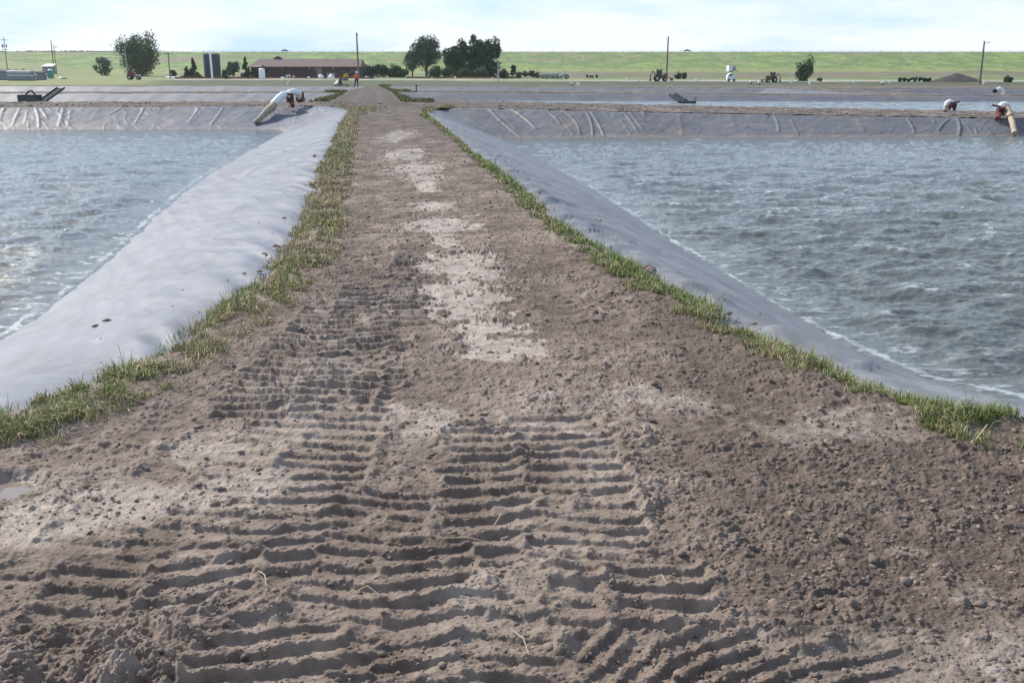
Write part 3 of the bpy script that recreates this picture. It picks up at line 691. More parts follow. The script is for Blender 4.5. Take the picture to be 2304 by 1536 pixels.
# ------------------------------------------------------------ land behind the ponds and the long grassy dam
def gp(y, u=0): return float(at(1152, y, -.3)[1])
def land():
    ys = np.r_[-80, 0, 60, 140, 146.5, np.geomspace(148, 700, 330)]
    us = np.linspace(-1.1, 1.1, 900)
    Y = ys[:, None] + 0 * us; X = us[None, :] * np.maximum(ys, 80)[:, None]
    Z = G(X, Y) + .10 * fbm(X * .08, Y * .05, 4, 800) * ss(150, 170, Y)
    Z = np.where(Y < 147, -3.6, Z)
    U = X / np.maximum(Y, 1); pxx = 1152 + U * FPX * .975
    n = fbm(X * .05, Y * .03, 4, 801); n2 = fbm(X * .3, Y * .12, 4, 802)
    g1 = np.array([.09, .135, .042]); g2 = np.array([.18, .2, .07]); dr = np.array([.3, .25, .17]); dk = np.array([.048, .06, .028]); grv = np.array([.42, .38, .34]); br = np.array([.15, .112, .085])
    p = np.clip(.45 + .9 * n + .4 * n2, 0, 1)[..., None]
    T = g1 * (1 - p) + g2 * p
    def mixin(T, c, m): m = np.clip(m, 0, 1)[..., None]; return T * (1 - m) + c * m
    w_ = 6 * n + 3 * n2
    dke = np.interp(pxx, [0, 330, 420, 850, 1150, 2304], [150, 165, 216, 213, 192, 190])
    T = mixin(T, dk, (1 - ss(-5, 7, Y + w_ * .7 - dke)) * .9)
    road = np.exp(-(np.abs(Y - np.interp(pxx, [0, 450, 800, 1100, 1500, 2304], [228, 240, 238, 222, 207, 203]) + w_ * .5) / 15) ** 4)
    T = mixin(T, grv, road * np.interp(pxx, [200, 420, 900, 1200, 1500, 2304], [.0, .9, .85, .6, .95, .6]) * np.clip(.85 + n2, 0, 1))
    T = mixin(T, br, ss(286, 300, Y + w_) * (1 - ss(500, 640, Y + w_ * 4)) * np.clip(.75 + .8 * n2 + n, 0, 1) * ss(-.06, -.03, U) * (1 - ss(338, 352, Y)) * .9)
    T = mixin(T, g2 * 1.1, ss(-.3, -.38, U) * .7)
    T = mixin(T, grv * 1.05, np.exp(-((Y - 640) / 26) ** 2) * (U > .2) * .6)
    T = mixin(T, dr, np.clip(n2 * 2 - .5, 0, 1) * .4)
    put(raw('ground', np.stack([X, Y, Z], -1).reshape(-1, 3), grid_faces(*X.shape), M['land'], None, True, None,
            {'tone': np.concatenate([T, np.ones(X.shape + (1,))], -1).reshape(-1, 4)}), kind='structure')
    # dam
    ys = np.r_[np.linspace(695, 862, 110), 866, 880, 900, 1100, 1400, 1650]
    us = np.linspace(-1.1, 1.1, 1100)
    Y = ys[:, None] + 0 * us; X = us[None, :] * ys[:, None]
    top = 15.9
    Z = np.interp(Y, [690, 700, 860, 868, 900, 1650], [-.35, 0, top, top, top - .5, top - 4])
    n = fbm(X * .012, Y * .012, 5, 810); n2 = fbm(X * .05, Y * .035, 5, 811, .6); n3 = fbm(X * .2, Y * .08, 3, 812)
    Z = Z + .5 * n2 * ss(700, 720, Y) * (1 - ss(840, 858, Y)) + .18 * n3 * (1 - ss(900, 1200, Y))
    T = np.array([.1, .165, .035]) * np.ones(X.shape + (1,))
    T = mixin(T, np.array([.2, .28, .05]), np.clip(.3 + 2.4 * n2 + .9 * n3, 0, 1))
    T = mixin(T, np.array([.2, .155, .105]), np.clip(n * 2.4 + 2.2 * n2 - .25, 0, 1) * ss(735, 790, Y) * .85)
    T = mixin(T, np.array([.26, .255, .085]), (1 - ss(705, 745, Y + 25 * n2)) * .7)
    T = mixin(T, np.array([.07, .09, .045]), ss(853, 861, Y) * .8)
    T = mixin(T, np.array([.055, .075, .035]), np.clip(n3 * 3 + n2 - .7, 0, 1))
    put(raw('dam_hill', np.stack([X, Y, Z], -1).reshape(-1, 3), grid_faces(*X.shape), M['land'], None, True, None,
            {'tone': np.concatenate([T, np.ones(X.shape + (1,))], -1).reshape(-1, 4)}), kind='structure')
land()

# ------------------------------------------------------------ grass along the dike
def blades(name, label, cx, cy, cz, hgt, wid, lean, col):
    n = len(cx); a = rng.uniform(0, 2 * math.pi, n); la = rng.uniform(0, 2 * math.pi, n)
    dx, dy = np.cos(a) * wid / 2, np.sin(a) * wid / 2; lx, ly = np.cos(la) * lean * hgt, np.sin(la) * lean * hgt
    V = np.zeros((n, 5, 3))
    V[:, 0] = np.stack([cx - dx, cy - dy, cz - .01], 1); V[:, 1] = np.stack([cx + dx, cy + dy, cz - .01], 1)
    V[:, 2] = np.stack([cx + dx * .8 + lx * .35, cy + dy * .8 + ly * .35, cz + hgt * .6], 1)
    V[:, 3] = np.stack([cx - dx * .8 + lx * .35, cy - dy * .8 + ly * .35, cz + hgt * .6], 1)
    V[:, 4] = np.stack([cx + lx, cy + ly, cz + hgt * np.clip(1.05 - lean * .5, .2, 1)], 1)
    b = (np.arange(n) * 5)[:, None]
    F = np.concatenate([b + np.array([[0, 1, 2]]), b + np.array([[0, 2, 3]]), b + np.array([[3, 2, 4]])], 0)
    cc = np.concatenate([np.repeat(col[:, None, :], 5, 1), np.ones((n, 5, 1))], -1)
    return put(raw(name, V.reshape(-1, 3), F, M['grassm'], None, False, None, {'tone': cc.reshape(-1, 4)}), label, 'grass', None, 'stuff')
def strip(side, inner, npts, label):
    P = np.array([at(a, b)[:2] for a, b in inner]); o = np.argsort(P[:, 1]); P = P[o]
    y = np.exp(rng.uniform(math.log(3.2), math.log(50.5), npts)); y[:npts // 5] = rng.uniform(3.3, 5.4, npts // 5)
    # equal cover in the picture: denser near, wider blades far
    e = XL(y) if side < 0 else XR(y); i = np.interp(y, P[:, 1], P[:, 0])
    wd_ = np.abs(i - e)
    s = rng.beta(1.0, 1.1, npts) * 1.12 - .06
    x = e + (i - e) * s + rng.normal(0, .03, npts)
    k5 = npts // 5; xx = side * rng.uniform(1.8, 3.7, k5); okx = (np.abs(xx) > np.abs(i[:k5]) - .05) & (np.abs(xx) < np.abs(e[:k5]) + .05)
    x[:k5] = np.where(okx, xx, x[:k5]); s[:k5] = np.where(okx, .3, s[:k5])
    cl = fbm(x * 1.7, y * 1.1, 3, 901) ; cl2 = fbm(x * 5, y * 4, 3, 905)
    dens = np.clip(.34 + 2.3 * cl2 + .9 * cl - .6 * np.clip(s - .55, 0, 1), 0, 1)
    keep = (rng.uniform(0, 1, npts) < dens) & (np.abs(x - e) < 6)
    x, y, s, cl, cl2 = x[keep], y[keep], s[keep], cl[keep], cl2[keep]; n = len(x)
    z = mudzv(x, y)
    sc = np.clip(y / 5, 1, 6)
    h = rng.gamma(3.0, .0138, n) * (1 + 1.1 * np.clip(cl, -.5, 1)) * (1 - .4 * np.clip(s, 0, 1)) + .02
    h = np.clip(h, .02, .24) * np.interp(y, [0, 15, 50], [1, 1.15, 1.5])
    wdh = .0036 * sc ** .85 * rng.uniform(.6, 1.5, n)
    lean = rng.beta(2, 2.2, n) * 1.7
    g = np.array([.12, .19, .04]); g2 = np.array([.21, .3, .075]); st = np.array([.55, .47, .3]); bn = np.array([.3, .23, .15])
    green = np.clip(.5 + 1.2 * gn(x * .5 + 3, y * .33, 903) + (.12 if side > 0 else -.06) - .35 * ss(.5, 1, s) + .25 * ss(25, 8, y) + rng.normal(0, .22, n) - .08, 0, 1)
    k = rng.uniform(0, 1, n)[:, None]
    gc = g * k + g2 * (1 - k); dc = st * k + bn * (1 - k)
    pick = (rng.uniform(0, 1, n) < (.12 if side > 0 else -.04) + .66 * green)[:, None]
    col = np.where(pick, gc, dc) * rng.uniform(.7, 1.25, (n, 1))
    blades('grass', label, x, y, z, h, wdh, lean, col)
strip(-1, [(-600, 1230), (-200, 1100), (0, 1030), (150, 975), (330, 895), (480, 828), (600, 742), (680, 680), (750, 600), (775, 500), (792, 400), (797, 330), (806, 262)], 150000,
      'dry green and straw coloured grass strip beside the pale left liner')
strip(1, [(2800, 1120), (2304, 1032), (2100, 966), (1920, 900), (1800, 852), (1640, 772), (1500, 708), (1400, 642), (1290, 560), (1185, 480), (1105, 400), (1005, 300), (945, 262)], 150000,
      'bright green grass strip with dry tufts beside the dark right liner')
# grass flanking the road beyond the crossing
n = 16000
y = np.exp(rng.uniform(math.log(58), math.log(147), n)); ctr = np.interp(y, [48, 58, 91, 132, 149], [-5.9, -8.1, -12.3, -18.4, -21])
sd = rng.choice([-1, 1], n); x = ctr + sd * rng.uniform(2.0, 3.9, n)
ins = np.full(n, -1e9)
for nm, q in POND: ins = np.maximum(ins, inside(q, x, y))
k = ins < -.1; x, y = x[k], y[k]; n = len(x)
kk = rng.uniform(0, 1, (n, 1)); col = (np.array([.1, .13, .04]) * kk + np.array([.26, .22, .11]) * (1 - kk)) * rng.uniform(.8, 1.2, (n, 1))
blades('grass', 'low grass flanking the road beyond the dike crossing', x, y, zb(x, y), rng.uniform(.08, .28, n), np.full(n, .07), rng.uniform(.1, .8, n), col)

# ------------------------------------------------------------ loose clods and crumbs
def lumps(name, label, x, y, z, r, flat=.6, material='clod', jit=.35, kind='stuff', cat='soil'):
    n = len(x)
    base = np.array([(0, 0, 1), (.9, 0, .3), (.28, .85, .3), (-.72, .53, .3), (-.72, -.53, .3), (.28, -.85, .3), (.7, .5, -.4), (-.3, .8, -.4), (-.85, 0, -.4), (-.3, -.8, -.4), (.7, -.5, -.4)], float)
    F0 = np.array([(0, 1, 2), (0, 2, 3), (0, 3, 4), (0, 4, 5), (0, 5, 1), (1, 6, 2), (2, 6, 7), (2, 7, 3), (3, 7, 8), (3, 8, 4), (4, 8, 9), (4, 9, 5), (5, 9, 10), (5, 10, 1), (1, 10, 6)])
    V = base[None] * (1 + rng.uniform(-jit, jit, (n, 11, 1))) + rng.uniform(-.12, .12, (n, 11, 3))
    a = rng.uniform(0, 2 * math.pi, n); ca, sa = np.cos(a)[:, None], np.sin(a)[:, None]
    sx_ = rng.uniform(.7, 1.6, (n, 1))
    vx, vy = V[:, :, 0] * sx_, V[:, :, 1]
    V2 = np.stack([vx * ca - vy * sa, vx * sa + vy * ca, V[:, :, 2] * flat], -1) * r[:, None, None]
    V2 += np.stack([x, y, z], -1)[:, None, :]
    F = (np.arange(n) * 11)[:, None, None] + F0[None]
    return put(raw(name, V2.reshape(-1, 3), F.reshape(-1, 3), M[material]), label, cat, None, kind)
n = 60000
y = np.exp(rng.uniform(math.log(2.0), math.log(22), n)); u = rng.uniform(-.56, .56, n); x = u * (y * cp + .44)
keep = (x > XL(y) + .5) & (x < XR(y) - .35) & (gn(x * 2.2, y * 2.2, 950) * .8 + .42 + .35 * (x > .15 + .06 * y) > rng.uniform(0, 1, n))
x, y = x[keep], y[keep]; z = mudzv(x, y)
r = np.clip(rng.lognormal(-5.35, .5, len(x)), .002, .022) * np.interp(y, [2, 8, 22], [.9, 1.4, 2.4])
lumps('soil_crumbs', 'loose brown crumbs scattered over the muddy road', x, y, z + r * .05, r, .55, jit=.5)
n = 900
y = np.exp(rng.uniform(math.log(2.1), math.log(9), n)); x = rng.uniform(-.56, .56, n) * (y * cp + .44)
wgt = np.exp(-(((x + 1.1) / .9) ** 2 + ((y - 2.6) / .9) ** 2)) + .12
keep = (x > XL(y) + .5) & (x < XR(y) - .4) & (wgt > rng.uniform(0, 1, n)); x, y = x[keep], y[keep]
z = np.array([mudz(a, b) for a, b in zip(x, y)]); r = np.clip(rng.lognormal(-4.5, .35, len(x)), .006, .02)
lumps('soil_clods', 'bigger torn clods of mud between the track marks', x, y, z, r, .55, jit=.5)

# dark clods lying on the near liners
_LA = XL_t; _RA = XR_t
def on_bank(px, py, Z0, tb):
    A, B, t = tb; best = None
    for zz in np.linspace(0, Z0, 40):
        p = at(px, py, zz); d = np.hypot(A[:, 0] - p[0], A[:, 1] - p[1]); db = np.hypot(B[:, 0] - p[0], B[:, 1] - p[1])
        w_ = d.min() / (d.min() + db.min()); e = abs((w_ * w_ / .24 if w_ < .12 else w_ - .06) / .94 * Z0 - zz)
        if best is None or e < best[0]: best = (e, p)
    return best[1] + np.array([0, 0, .012])
cl = [(241, 724, .03), (214, 736, .025), (413, 657, .022), (512, 634, .014), (549, 618, .022), (582, 613, .03), (595, 573, .026), (620, 556, .03), (628, 558, .022), (639, 492, .022), (583, 503, .016), (613, 528, .012), (388, 692, .01),
      (271, 711, .01), (135, 670, .01), (491, 553, .01), (505, 686, .02), (478, 708, .018), (448, 706, .012), (227, 765, .008), (82, 720, .01), (640, 340, .03), (708, 353, .05), (446, 366, .008), (527, 497, .008), (700, 417, .05), (665, 515, .04), (600, 577, .02), (370, 648, .008)]
pts = [on_bank(a, b, ZL, XL_t) for a, b, c in cl]
lumps('soil_clods', 'small dark clods lying on the pale left liner', np.array([p[0] for p in pts]), np.array([p[1] for p in pts]), np.array([p[2] for p in pts]), np.array([c[2] for c in cl]) * .9, .6)
cl = [(1338, 498, .045), (1350, 499, .04), (1250, 452, .02), (1213, 435, .04), (1182, 410, .02), (1626, 667, .015), (1710, 711, .018), (1693, 732, .03), (1700, 731, .02), (1463, 609, .06), (1455, 604, .05), (1470, 612, .045), (1640, 708, .03), (1605, 690, .02)]
pts = [on_bank(a, b, ZR, XR_t) for a, b, c in cl]
lumps('soil_clods', 'small dark clods lying on the grey right liner', np.array([p[0] for p in pts]), np.array([p[1] for p in pts]), np.array([p[2] for p in pts]), np.array([c[2] for c in cl]) * .8, .6)
# clods and dirt heaps along the crossing dikes
n = 2600
y = rng.uniform(50, 57.5, n); x = rng.uniform(-.6, .62, n) * y; keep = np.full(n, True)
for nm, q in POND: keep &= inside(q, x, y) < 0
x, y = x[keep], y[keep]; r = np.clip(rng.lognormal(-3.4, .45, len(x)), .015, .1)
lumps('soil_clods', 'rough clods heaped along the dike crossing behind the near ponds', x, y, zb(x, y) + r * .2, r, .55)

# straw and twigs
mb = MB()
for a, b, ln, an in [(1190, 1480, .16, 1.9), (1110, 1190, .12, 1.3), (985, 1210, .22, -.3), (600, 1330, .14, 2.0), (860, 1180, .1, 1.5), (1620, 1260, .08, 1), (700, 1120, .1, .4), (790, 1330, .12, -.6), (500, 1000, .1, .3), (1320, 1080, .12, 2.2), (830, 1095, .12, -.5), (1500, 1320, .1, 2)]:
    p = at(a, b); q = (p[0] + ln * math.cos(an), p[1] + ln * math.sin(an)); z0 = mudz(p[0], p[1]); z1 = mudz(*q)
    m_ = ((p[0] + q[0]) / 2 + .01, (p[1] + q[1]) / 2, max(z0, z1, mudz((p[0] + q[0]) / 2, (p[1] + q[1]) / 2)) + .02)
    mb.tube([(p[0], p[1], z0 + .01), m_, (q[0], q[1], z1 + .01)], [.002, .0022, .0012], 5)
put(mb.build('straw', M['dry_stem']), 'thin dry straws pressed into the mud', 'straw', None, 'stuff')

# ============================================================ THINGS
def unit(p): return p / np.linalg.norm(p)
def rel(pts, o): return [tuple(np.array(p) - np.array(o)) for p in pts]

# ---- pump on the left cross dike, with the white pipe and the tan hose down the liner
D0 = 50.2
o = atD(655, 236, D0)
t = root('siphon_pump', o, 'white pipe with rust red gates and a tan hose down the left liner', 'pump', 'siphon pumps on the dikes')
q = rel([atD(610, 243, 49.4), atD(618, 232, 49.5), atD(627, 222, 49.7), atD(636, 214.5, 49.9), atD(644, 213, 50.1), atD(651, 216, 50.2)], o)
MB().tube(q, .17, 16).build('pipe', M['white'], t, True)
q = rel([atD(648, 214.5, 50.6), atD(652, 209, 50.7), atD(659, 206.5, 50.9), atD(666, 207.5, 51.1), atD(672, 212, 51.3), atD(674, 219, 51.5)], o)
MB().tube(q, .15, 16).build('elbow', M['white'], t, True)
q = rel([atD(641, 226, 51), atD(645, 221, 51)], o); MB().tube(q, .16, 12).build('pipe', M['white'], t, True)
def hose_pts(px): return px
hz = [(571, 276.5, 47.7), (578, 273.5, 47.9), (585, 267, 48.1), (592, 259, 48.35), (599, 251.5, 48.6), (606, 246, 48.9), (613, 240.5, 49.3), (616, 236, 49.45)]
q = rel([atD(*h) for h in hz], o); MB().tube(q, [.04, .13, .12, .13, .16, .19, .19, .18], 14).build('hose', M['tan_hose'], t, True)
def gate(t, o, px, py, D, wpx, hpx, tilt):
    c = atD(px, py, D) - o; k = D / FPX
    mb = MB(); mb.box((c[0], c[1], c[2]), (wpx * k, .28, hpx * k), tilt, .8)
    for s in (-1, 1): mb.box((c[0] + s * wpx * k * .42, c[1] - .18, c[2]), (.07, .12, hpx * k * 1.05), tilt)
    mb.cyl((c[0], c[1] - .2, c[2] + hpx * k * .3), .12, .09, 10)
    mb.box((c[0], c[1] - .17, c[2] - hpx * k * .25), (wpx * k * .9, .08, .07), tilt)
    return mb.build('gate', M['rust'], t)
gate(t, o, 654, 220, 50.2, 14, 19, .3); gate(t, o, 676, 217.5, 51.6, 15, 16, -.2)
q = rel([atD(654, 227, 50.2), atD(659, 238.5, 49.6)], o); MB().tube(q, [.13, .1], 8).build('foot', M['rust'], t)
q = rel([atD(673, 222, 51.7), atD(683, 207, 51.7)], o); MB().tube(q, .045, 8).build('handle', M['rust'], t)
q = rel([atD(670, 228.5, 51.5), atD(682, 228, 51.7)], o); MB().tube(q, .05, 8).build('skid', M['rust'], t)
# ---- two pumps on the right cross dike
D0 = 52.5; o = atD(2137, 251, D0)
t = root('siphon_pump', o, 'rust red pump with its handle pointing right on the far right dike', 'pump', 'siphon pumps on the dikes')
MB().tube(rel([atD(2130, 238, D0), atD(2131, 232, D0), atD(2136, 229.2, D0), atD(2141, 231, D0), atD(2144, 236, D0)], o), .13, 14).build('elbow', M['white'], t, True)
MB().tube(rel([atD(2126, 250.5, D0 - .1), atD(2130.5, 236, D0)], o), [.13, .12], 12).build('hose', M['tan_hose'], t, True)
gate(t, o, 2141.5, 237, D0, 12, 11, .1)
MB().tube(rel([atD(2138, 238, D0 - .1), atD(2136.5, 248, D0)], o), .05, 6).build('leg', M['rust'], t)
MB().tube(rel([atD(2146, 234, D0), atD(2147.5, 249, D0)], o), .08, 6).build('leg', M['rust'], t)
MB().tube(rel([atD(2142, 233.5, D0), atD(2159, 229, D0)], o), .045, 8).build('handle', M['rust'], t)
D0 = 49.3; o = atD(2248, 262, D0)
t = root('siphon_pump', o, 'rust red pump at the right edge with a long tan hose pouring into the pond', 'pump', 'siphon pumps on the dikes')
MB().tube(rel([atD(2251, 241, D0), atD(2255, 236.8, D0), atD(2261, 236, D0), atD(2265, 239, D0)], o), [.15, .16, .16, .16], 14).build('elbow', M['white'], t, True)
MB().tube(rel([atD(2263.5, 237.5, D0), atD(2269, 250, D0 - .3), atD(2274, 263, D0 - .8), atD(2279, 280, D0 - 1.6), atD(2282, 295, D0 - 2.3), atD(2284, 301, D0 - 2.6)], o), [.14, .145, .13, .13, .12, .13], 12).build('hose', M['tan_hose'], t, True)
MB().tube(rel([atD(2272.5, 262, D0 - .8), atD(2273.5, 264, D0 - .85)], o), .155, 12).build('hose_clamp', M['rust'], t)
gate(t, o, 2249, 251, D0 - .1, 13, 17, -.15)
MB().tube(rel([atD(2250, 257, D0 - .3), atD(2244, 268, D0 - .9)], o), [.12, .11], 8).build('foot', M['rust'], t)
MB().tube(rel([atD(2250, 240, D0), atD(2232, 236.5, D0)], o), .04, 8).build('handle', M['rust'], t)
n = 700
c = at(2288, 303, ZR); xx = rng.normal(c[0], .42, n); yy = rng.normal(c[1] - .05, .28, n); rr_ = np.hypot((xx - c[0]) / .5, (yy - c[1]) / .35)
hh = ZR + .02 + np.abs(rng.normal(0, .22, n)) * np.exp(-rr_)
lumps('splash_foam', 'white splash where the far right hose pours into the water', xx, yy, hh, rng.uniform(.015, .06, n), .7, 'white', cat='foam')

# ---- black fish ramps
def ramp(px, py, D, m, label, flip):
    o = atD(px, py, D); t = root('catch_box', o, label, 'box', 'black catch boxes with ramps'); s = -1 if flip else 1
    a = MB()
    a.box((0, -.3, .03), (1.35, .9, .06)); a.box((0, -.75, .33), (1.35, .06, .66)); a.box((0, .15, .33), (1.35, .06, .66)); a.box((-.65, -.3, .33), (.06, .84, .66)); a.box((.65, -.3, .33), (.06, .84, .66))
    a.build('box', M['black_plastic'], t)
    a = MB(); L_ = 2.6; rise = 1.1
    for (w0, w1, z0) in ((-.45, .45, 0),):
        v = []
        for k, (dx, dy, dz) in enumerate(((.75, .1, .15), (.75 + .75, 1.6, .15 + rise * .8))):
            for ww_, hz_ in ((w0, 0), (w1, 0), (w1, .07), (w0, .07)): v.append((s * (dx + ww_ * .8), dy - ww_ * .5, dz + hz_))
        a.add(v, [(0, 1, 2, 3), (4, 7, 6, 5), (0, 4, 5, 1), (1, 5, 6, 2), (2, 6, 7, 3), (3, 7, 4, 0)])
    a.build('ramp', M['ramp_rail'], t)
    for e in (-.47, .47):
        MB().tube([(s * (.75 + e * .8), .1 - e * .5, .26), (s * (1.5 + e * .8), 1.6 - e * .5, .26 + rise * .8)], .05, 6).build('rail', M['ramp_rail'], t)
    a = MB(); a.tube([(-.25, -.3, .66), (-.05, -.3, .9), (.2, -.3, .95), (.4, -.3, .66)], .06, 6); a.build('hoop', M['black_plastic'], t)
    t.scale = (m, m, m); return t
ramp(73, 234.5, 72, .95, 'black open box with a sloping ramp on the grey liner at the far left', False)
def ramp2():
    D = 85; o = atD(1545, 235, D); t = root('catch_box', o, 'black catch box with a ramp running up left, in the second right pond', 'box', 'black catch boxes with ramps')
    c0, c1 = atD(1513, 216, 88) - o, atD(1536, 231.5, 85.5) - o
    u = np.array([.3, .45, .05]); v = []
    for c in (c0, c1):
        for s, h in ((-1, 0), (1, 0), (1, .1), (-1, .1)): v.append(c + u * s + np.array([0, 0, h]))
    MB().add(v, [(0, 1, 2, 3), (4, 7, 6, 5), (0, 4, 5, 1), (1, 5, 6, 2), (2, 6, 7, 3), (3, 7, 4, 0)]).build('ramp', M['ramp_rail'], t)
    for s in (-1, 1): MB().tube([c0 + u * s + np.array([0, 0, .15]), c1 + u * s + np.array([0, 0, .15])], .09, 6).build('rail', M['ramp_rail'], t)
    a = MB(); a.box((.1, 0, .12), (1.15, .9, .3)); a.tube([(-.3, 0, .25), (-.1, 0, .42), (.12, 0, .25)], .05, 6); a.tube([(.55, 0, .2), (.75, 0, .62)], .04, 6); a.build('box', M['black_plastic'], t)
ramp2()
# ---- stick standing on the second right dike
o = atG(937, 208, zb); t = root('marker_stake', o, 'thin dark stake standing on the dike right of the road', 'stake')
MB().cyl((0, 0, 0), .05, .62, 6).build('stake', M['wire'], t); MB().box((0, -.02, .55), (.16, .04, .16)).build('tag', M['wire'], t); MB().box((-.18, 0, .05), (.3, .2, .1)).build('foot', M['wire'], t)

# ---- utility poles
def pole(px, ytop, ybase, label, arms=(), r=.13, extra=None, D=None, mt='wood', group='poles behind the ponds', lean=0):
    o = atG(px, ybase) if D is None else atD(px, ybase, D); top = atD(px, ytop, o[1]); h = top[2] - o[2]
    t = root('utility_pole', o, label, 'pole', group)
    MB().tube([(0, 0, -.3), (lean * .5, 0, h * .5), (lean, 0, h)], [r * 1.25, r * 1.1, r * .8], 10).build('post', M[mt], t, True)
    k = o[1] / FPX
    for (dy, l, rr_) in arms:
        a = MB(); a.box((lean + rr_ * l, -.15, h - dy * k), (l * 2, .12, .14))
        for s in (-.9, -.3, .3, .9): a.cyl((lean + rr_ * l + s * l, -.15, h - dy * k + .07), .04, .16, 6)
        a.build('crossarm', M[mt], t)
    if extra: extra(t, h, k)
    return t
def ex_tr(t, h, k):
    for s, rr_, hz_ in ((-1, .33, .95), (1, .22, 1.0)):
        MB().lathe((s * .62, -.1, h - 3.4), [(rr_ * .85, 0), (rr_, .05), (rr_, hz_), (rr_ * .7, hz_ + .1)]).build('transformer', M['shade_grey'], t, True)
pole(17, 84, 158, 'left pole carrying two crossarms and two transformer cans', ((6, 1.1, 0), (26, 1.2, 0)), .12, ex_tr)
pole(122, 91, 160, 'dark pole beside the white roofed shed, taller of the close pair', ((22, .35, 0),), .17)
pole(128, 100, 168, 'thin pole with a short arm right of the shed pair', ((6, .55, 1.0),), .1)
pole(287, 104, 175, 'slender pole standing in front of the big left tree', (), .08, mt='galv')
def ex_lamp(t, h, k): MB().tube([(0, 0, h - .3), (.0, -.3, h + .1), (0, -.6, h + .05)], .06, 6).build('lamp_arm', M['galv'], t)
pole(383, 118.5, 177, 'short pole with a wide crossarm left of the round shrub', ((2, 1.1, 0),), .13)
pole(807, 74, 178, 'tall bare pole directly behind the person on the road', (), .19, lambda t, h, k: MB().box((0, -.12, h - .5), (.3, .3, .6)).build('bracket', M['wood'], t), lean=-.1)
pole(1499, 82, 182, 'tall bare pole right of the backhoe behind the right ponds', (), .15, lambda t, h, k: MB().cyl((-.28, 0, h - .8), .12, .25, 8).build('insulator', M['white'], t), lean=.1)
# haze: thin air over the whole place
hm = bpy.data.materials.new('haze'); hm.use_nodes = True; hn = hm.node_tree; hn.nodes.clear(); ho = hn.nodes.new('ShaderNodeOutputMaterial'); hv = hn.nodes.new('ShaderNodeVolumePrincipled')
hv.inputs['Color'].default_value = (.9, .96, 1, 1); hv.inputs['Anisotropy'].default_value = .35; hv.inputs['Density'].default_value = .00011; hn.links.new(hv.outputs[0], ho.inputs['Volume'])
put(MB().box((0, 780, 13), (3900, 1900, 36)).build('haze', hm), kind='stuff', label='pale air over the plain', cat='haze')
def ex3(t, h, k):
    MB().tube([(0, 0, h - .35), (.55, -.1, h - .2)], .045, 6).build('lamp_arm', M['galv'], t); MB().box((.6, -.1, h - .2), (.3, .15, .12)).build('lamp_head', M['galv'], t)
pole(2204, 93, 190.5, 'tall pole with a small lamp arm at the far right', (), .13, ex3)
pole(542, 118, 170, 'thin pale mast rising behind the grey cabinet', (), .05, mt='galv')
pole(1121, 130, 184, 'pale thin pole in front of the dark tree clump with a bare branch', (), .09, mt='galv',
     extra=lambda t, h, k: MB().tube([(0, 0, h * .45), (-.5, 0, h * .55), (-1.1, 0, h * .62)], [.06, .04, .02], 6).build('branch', M['dry_stem'], t))

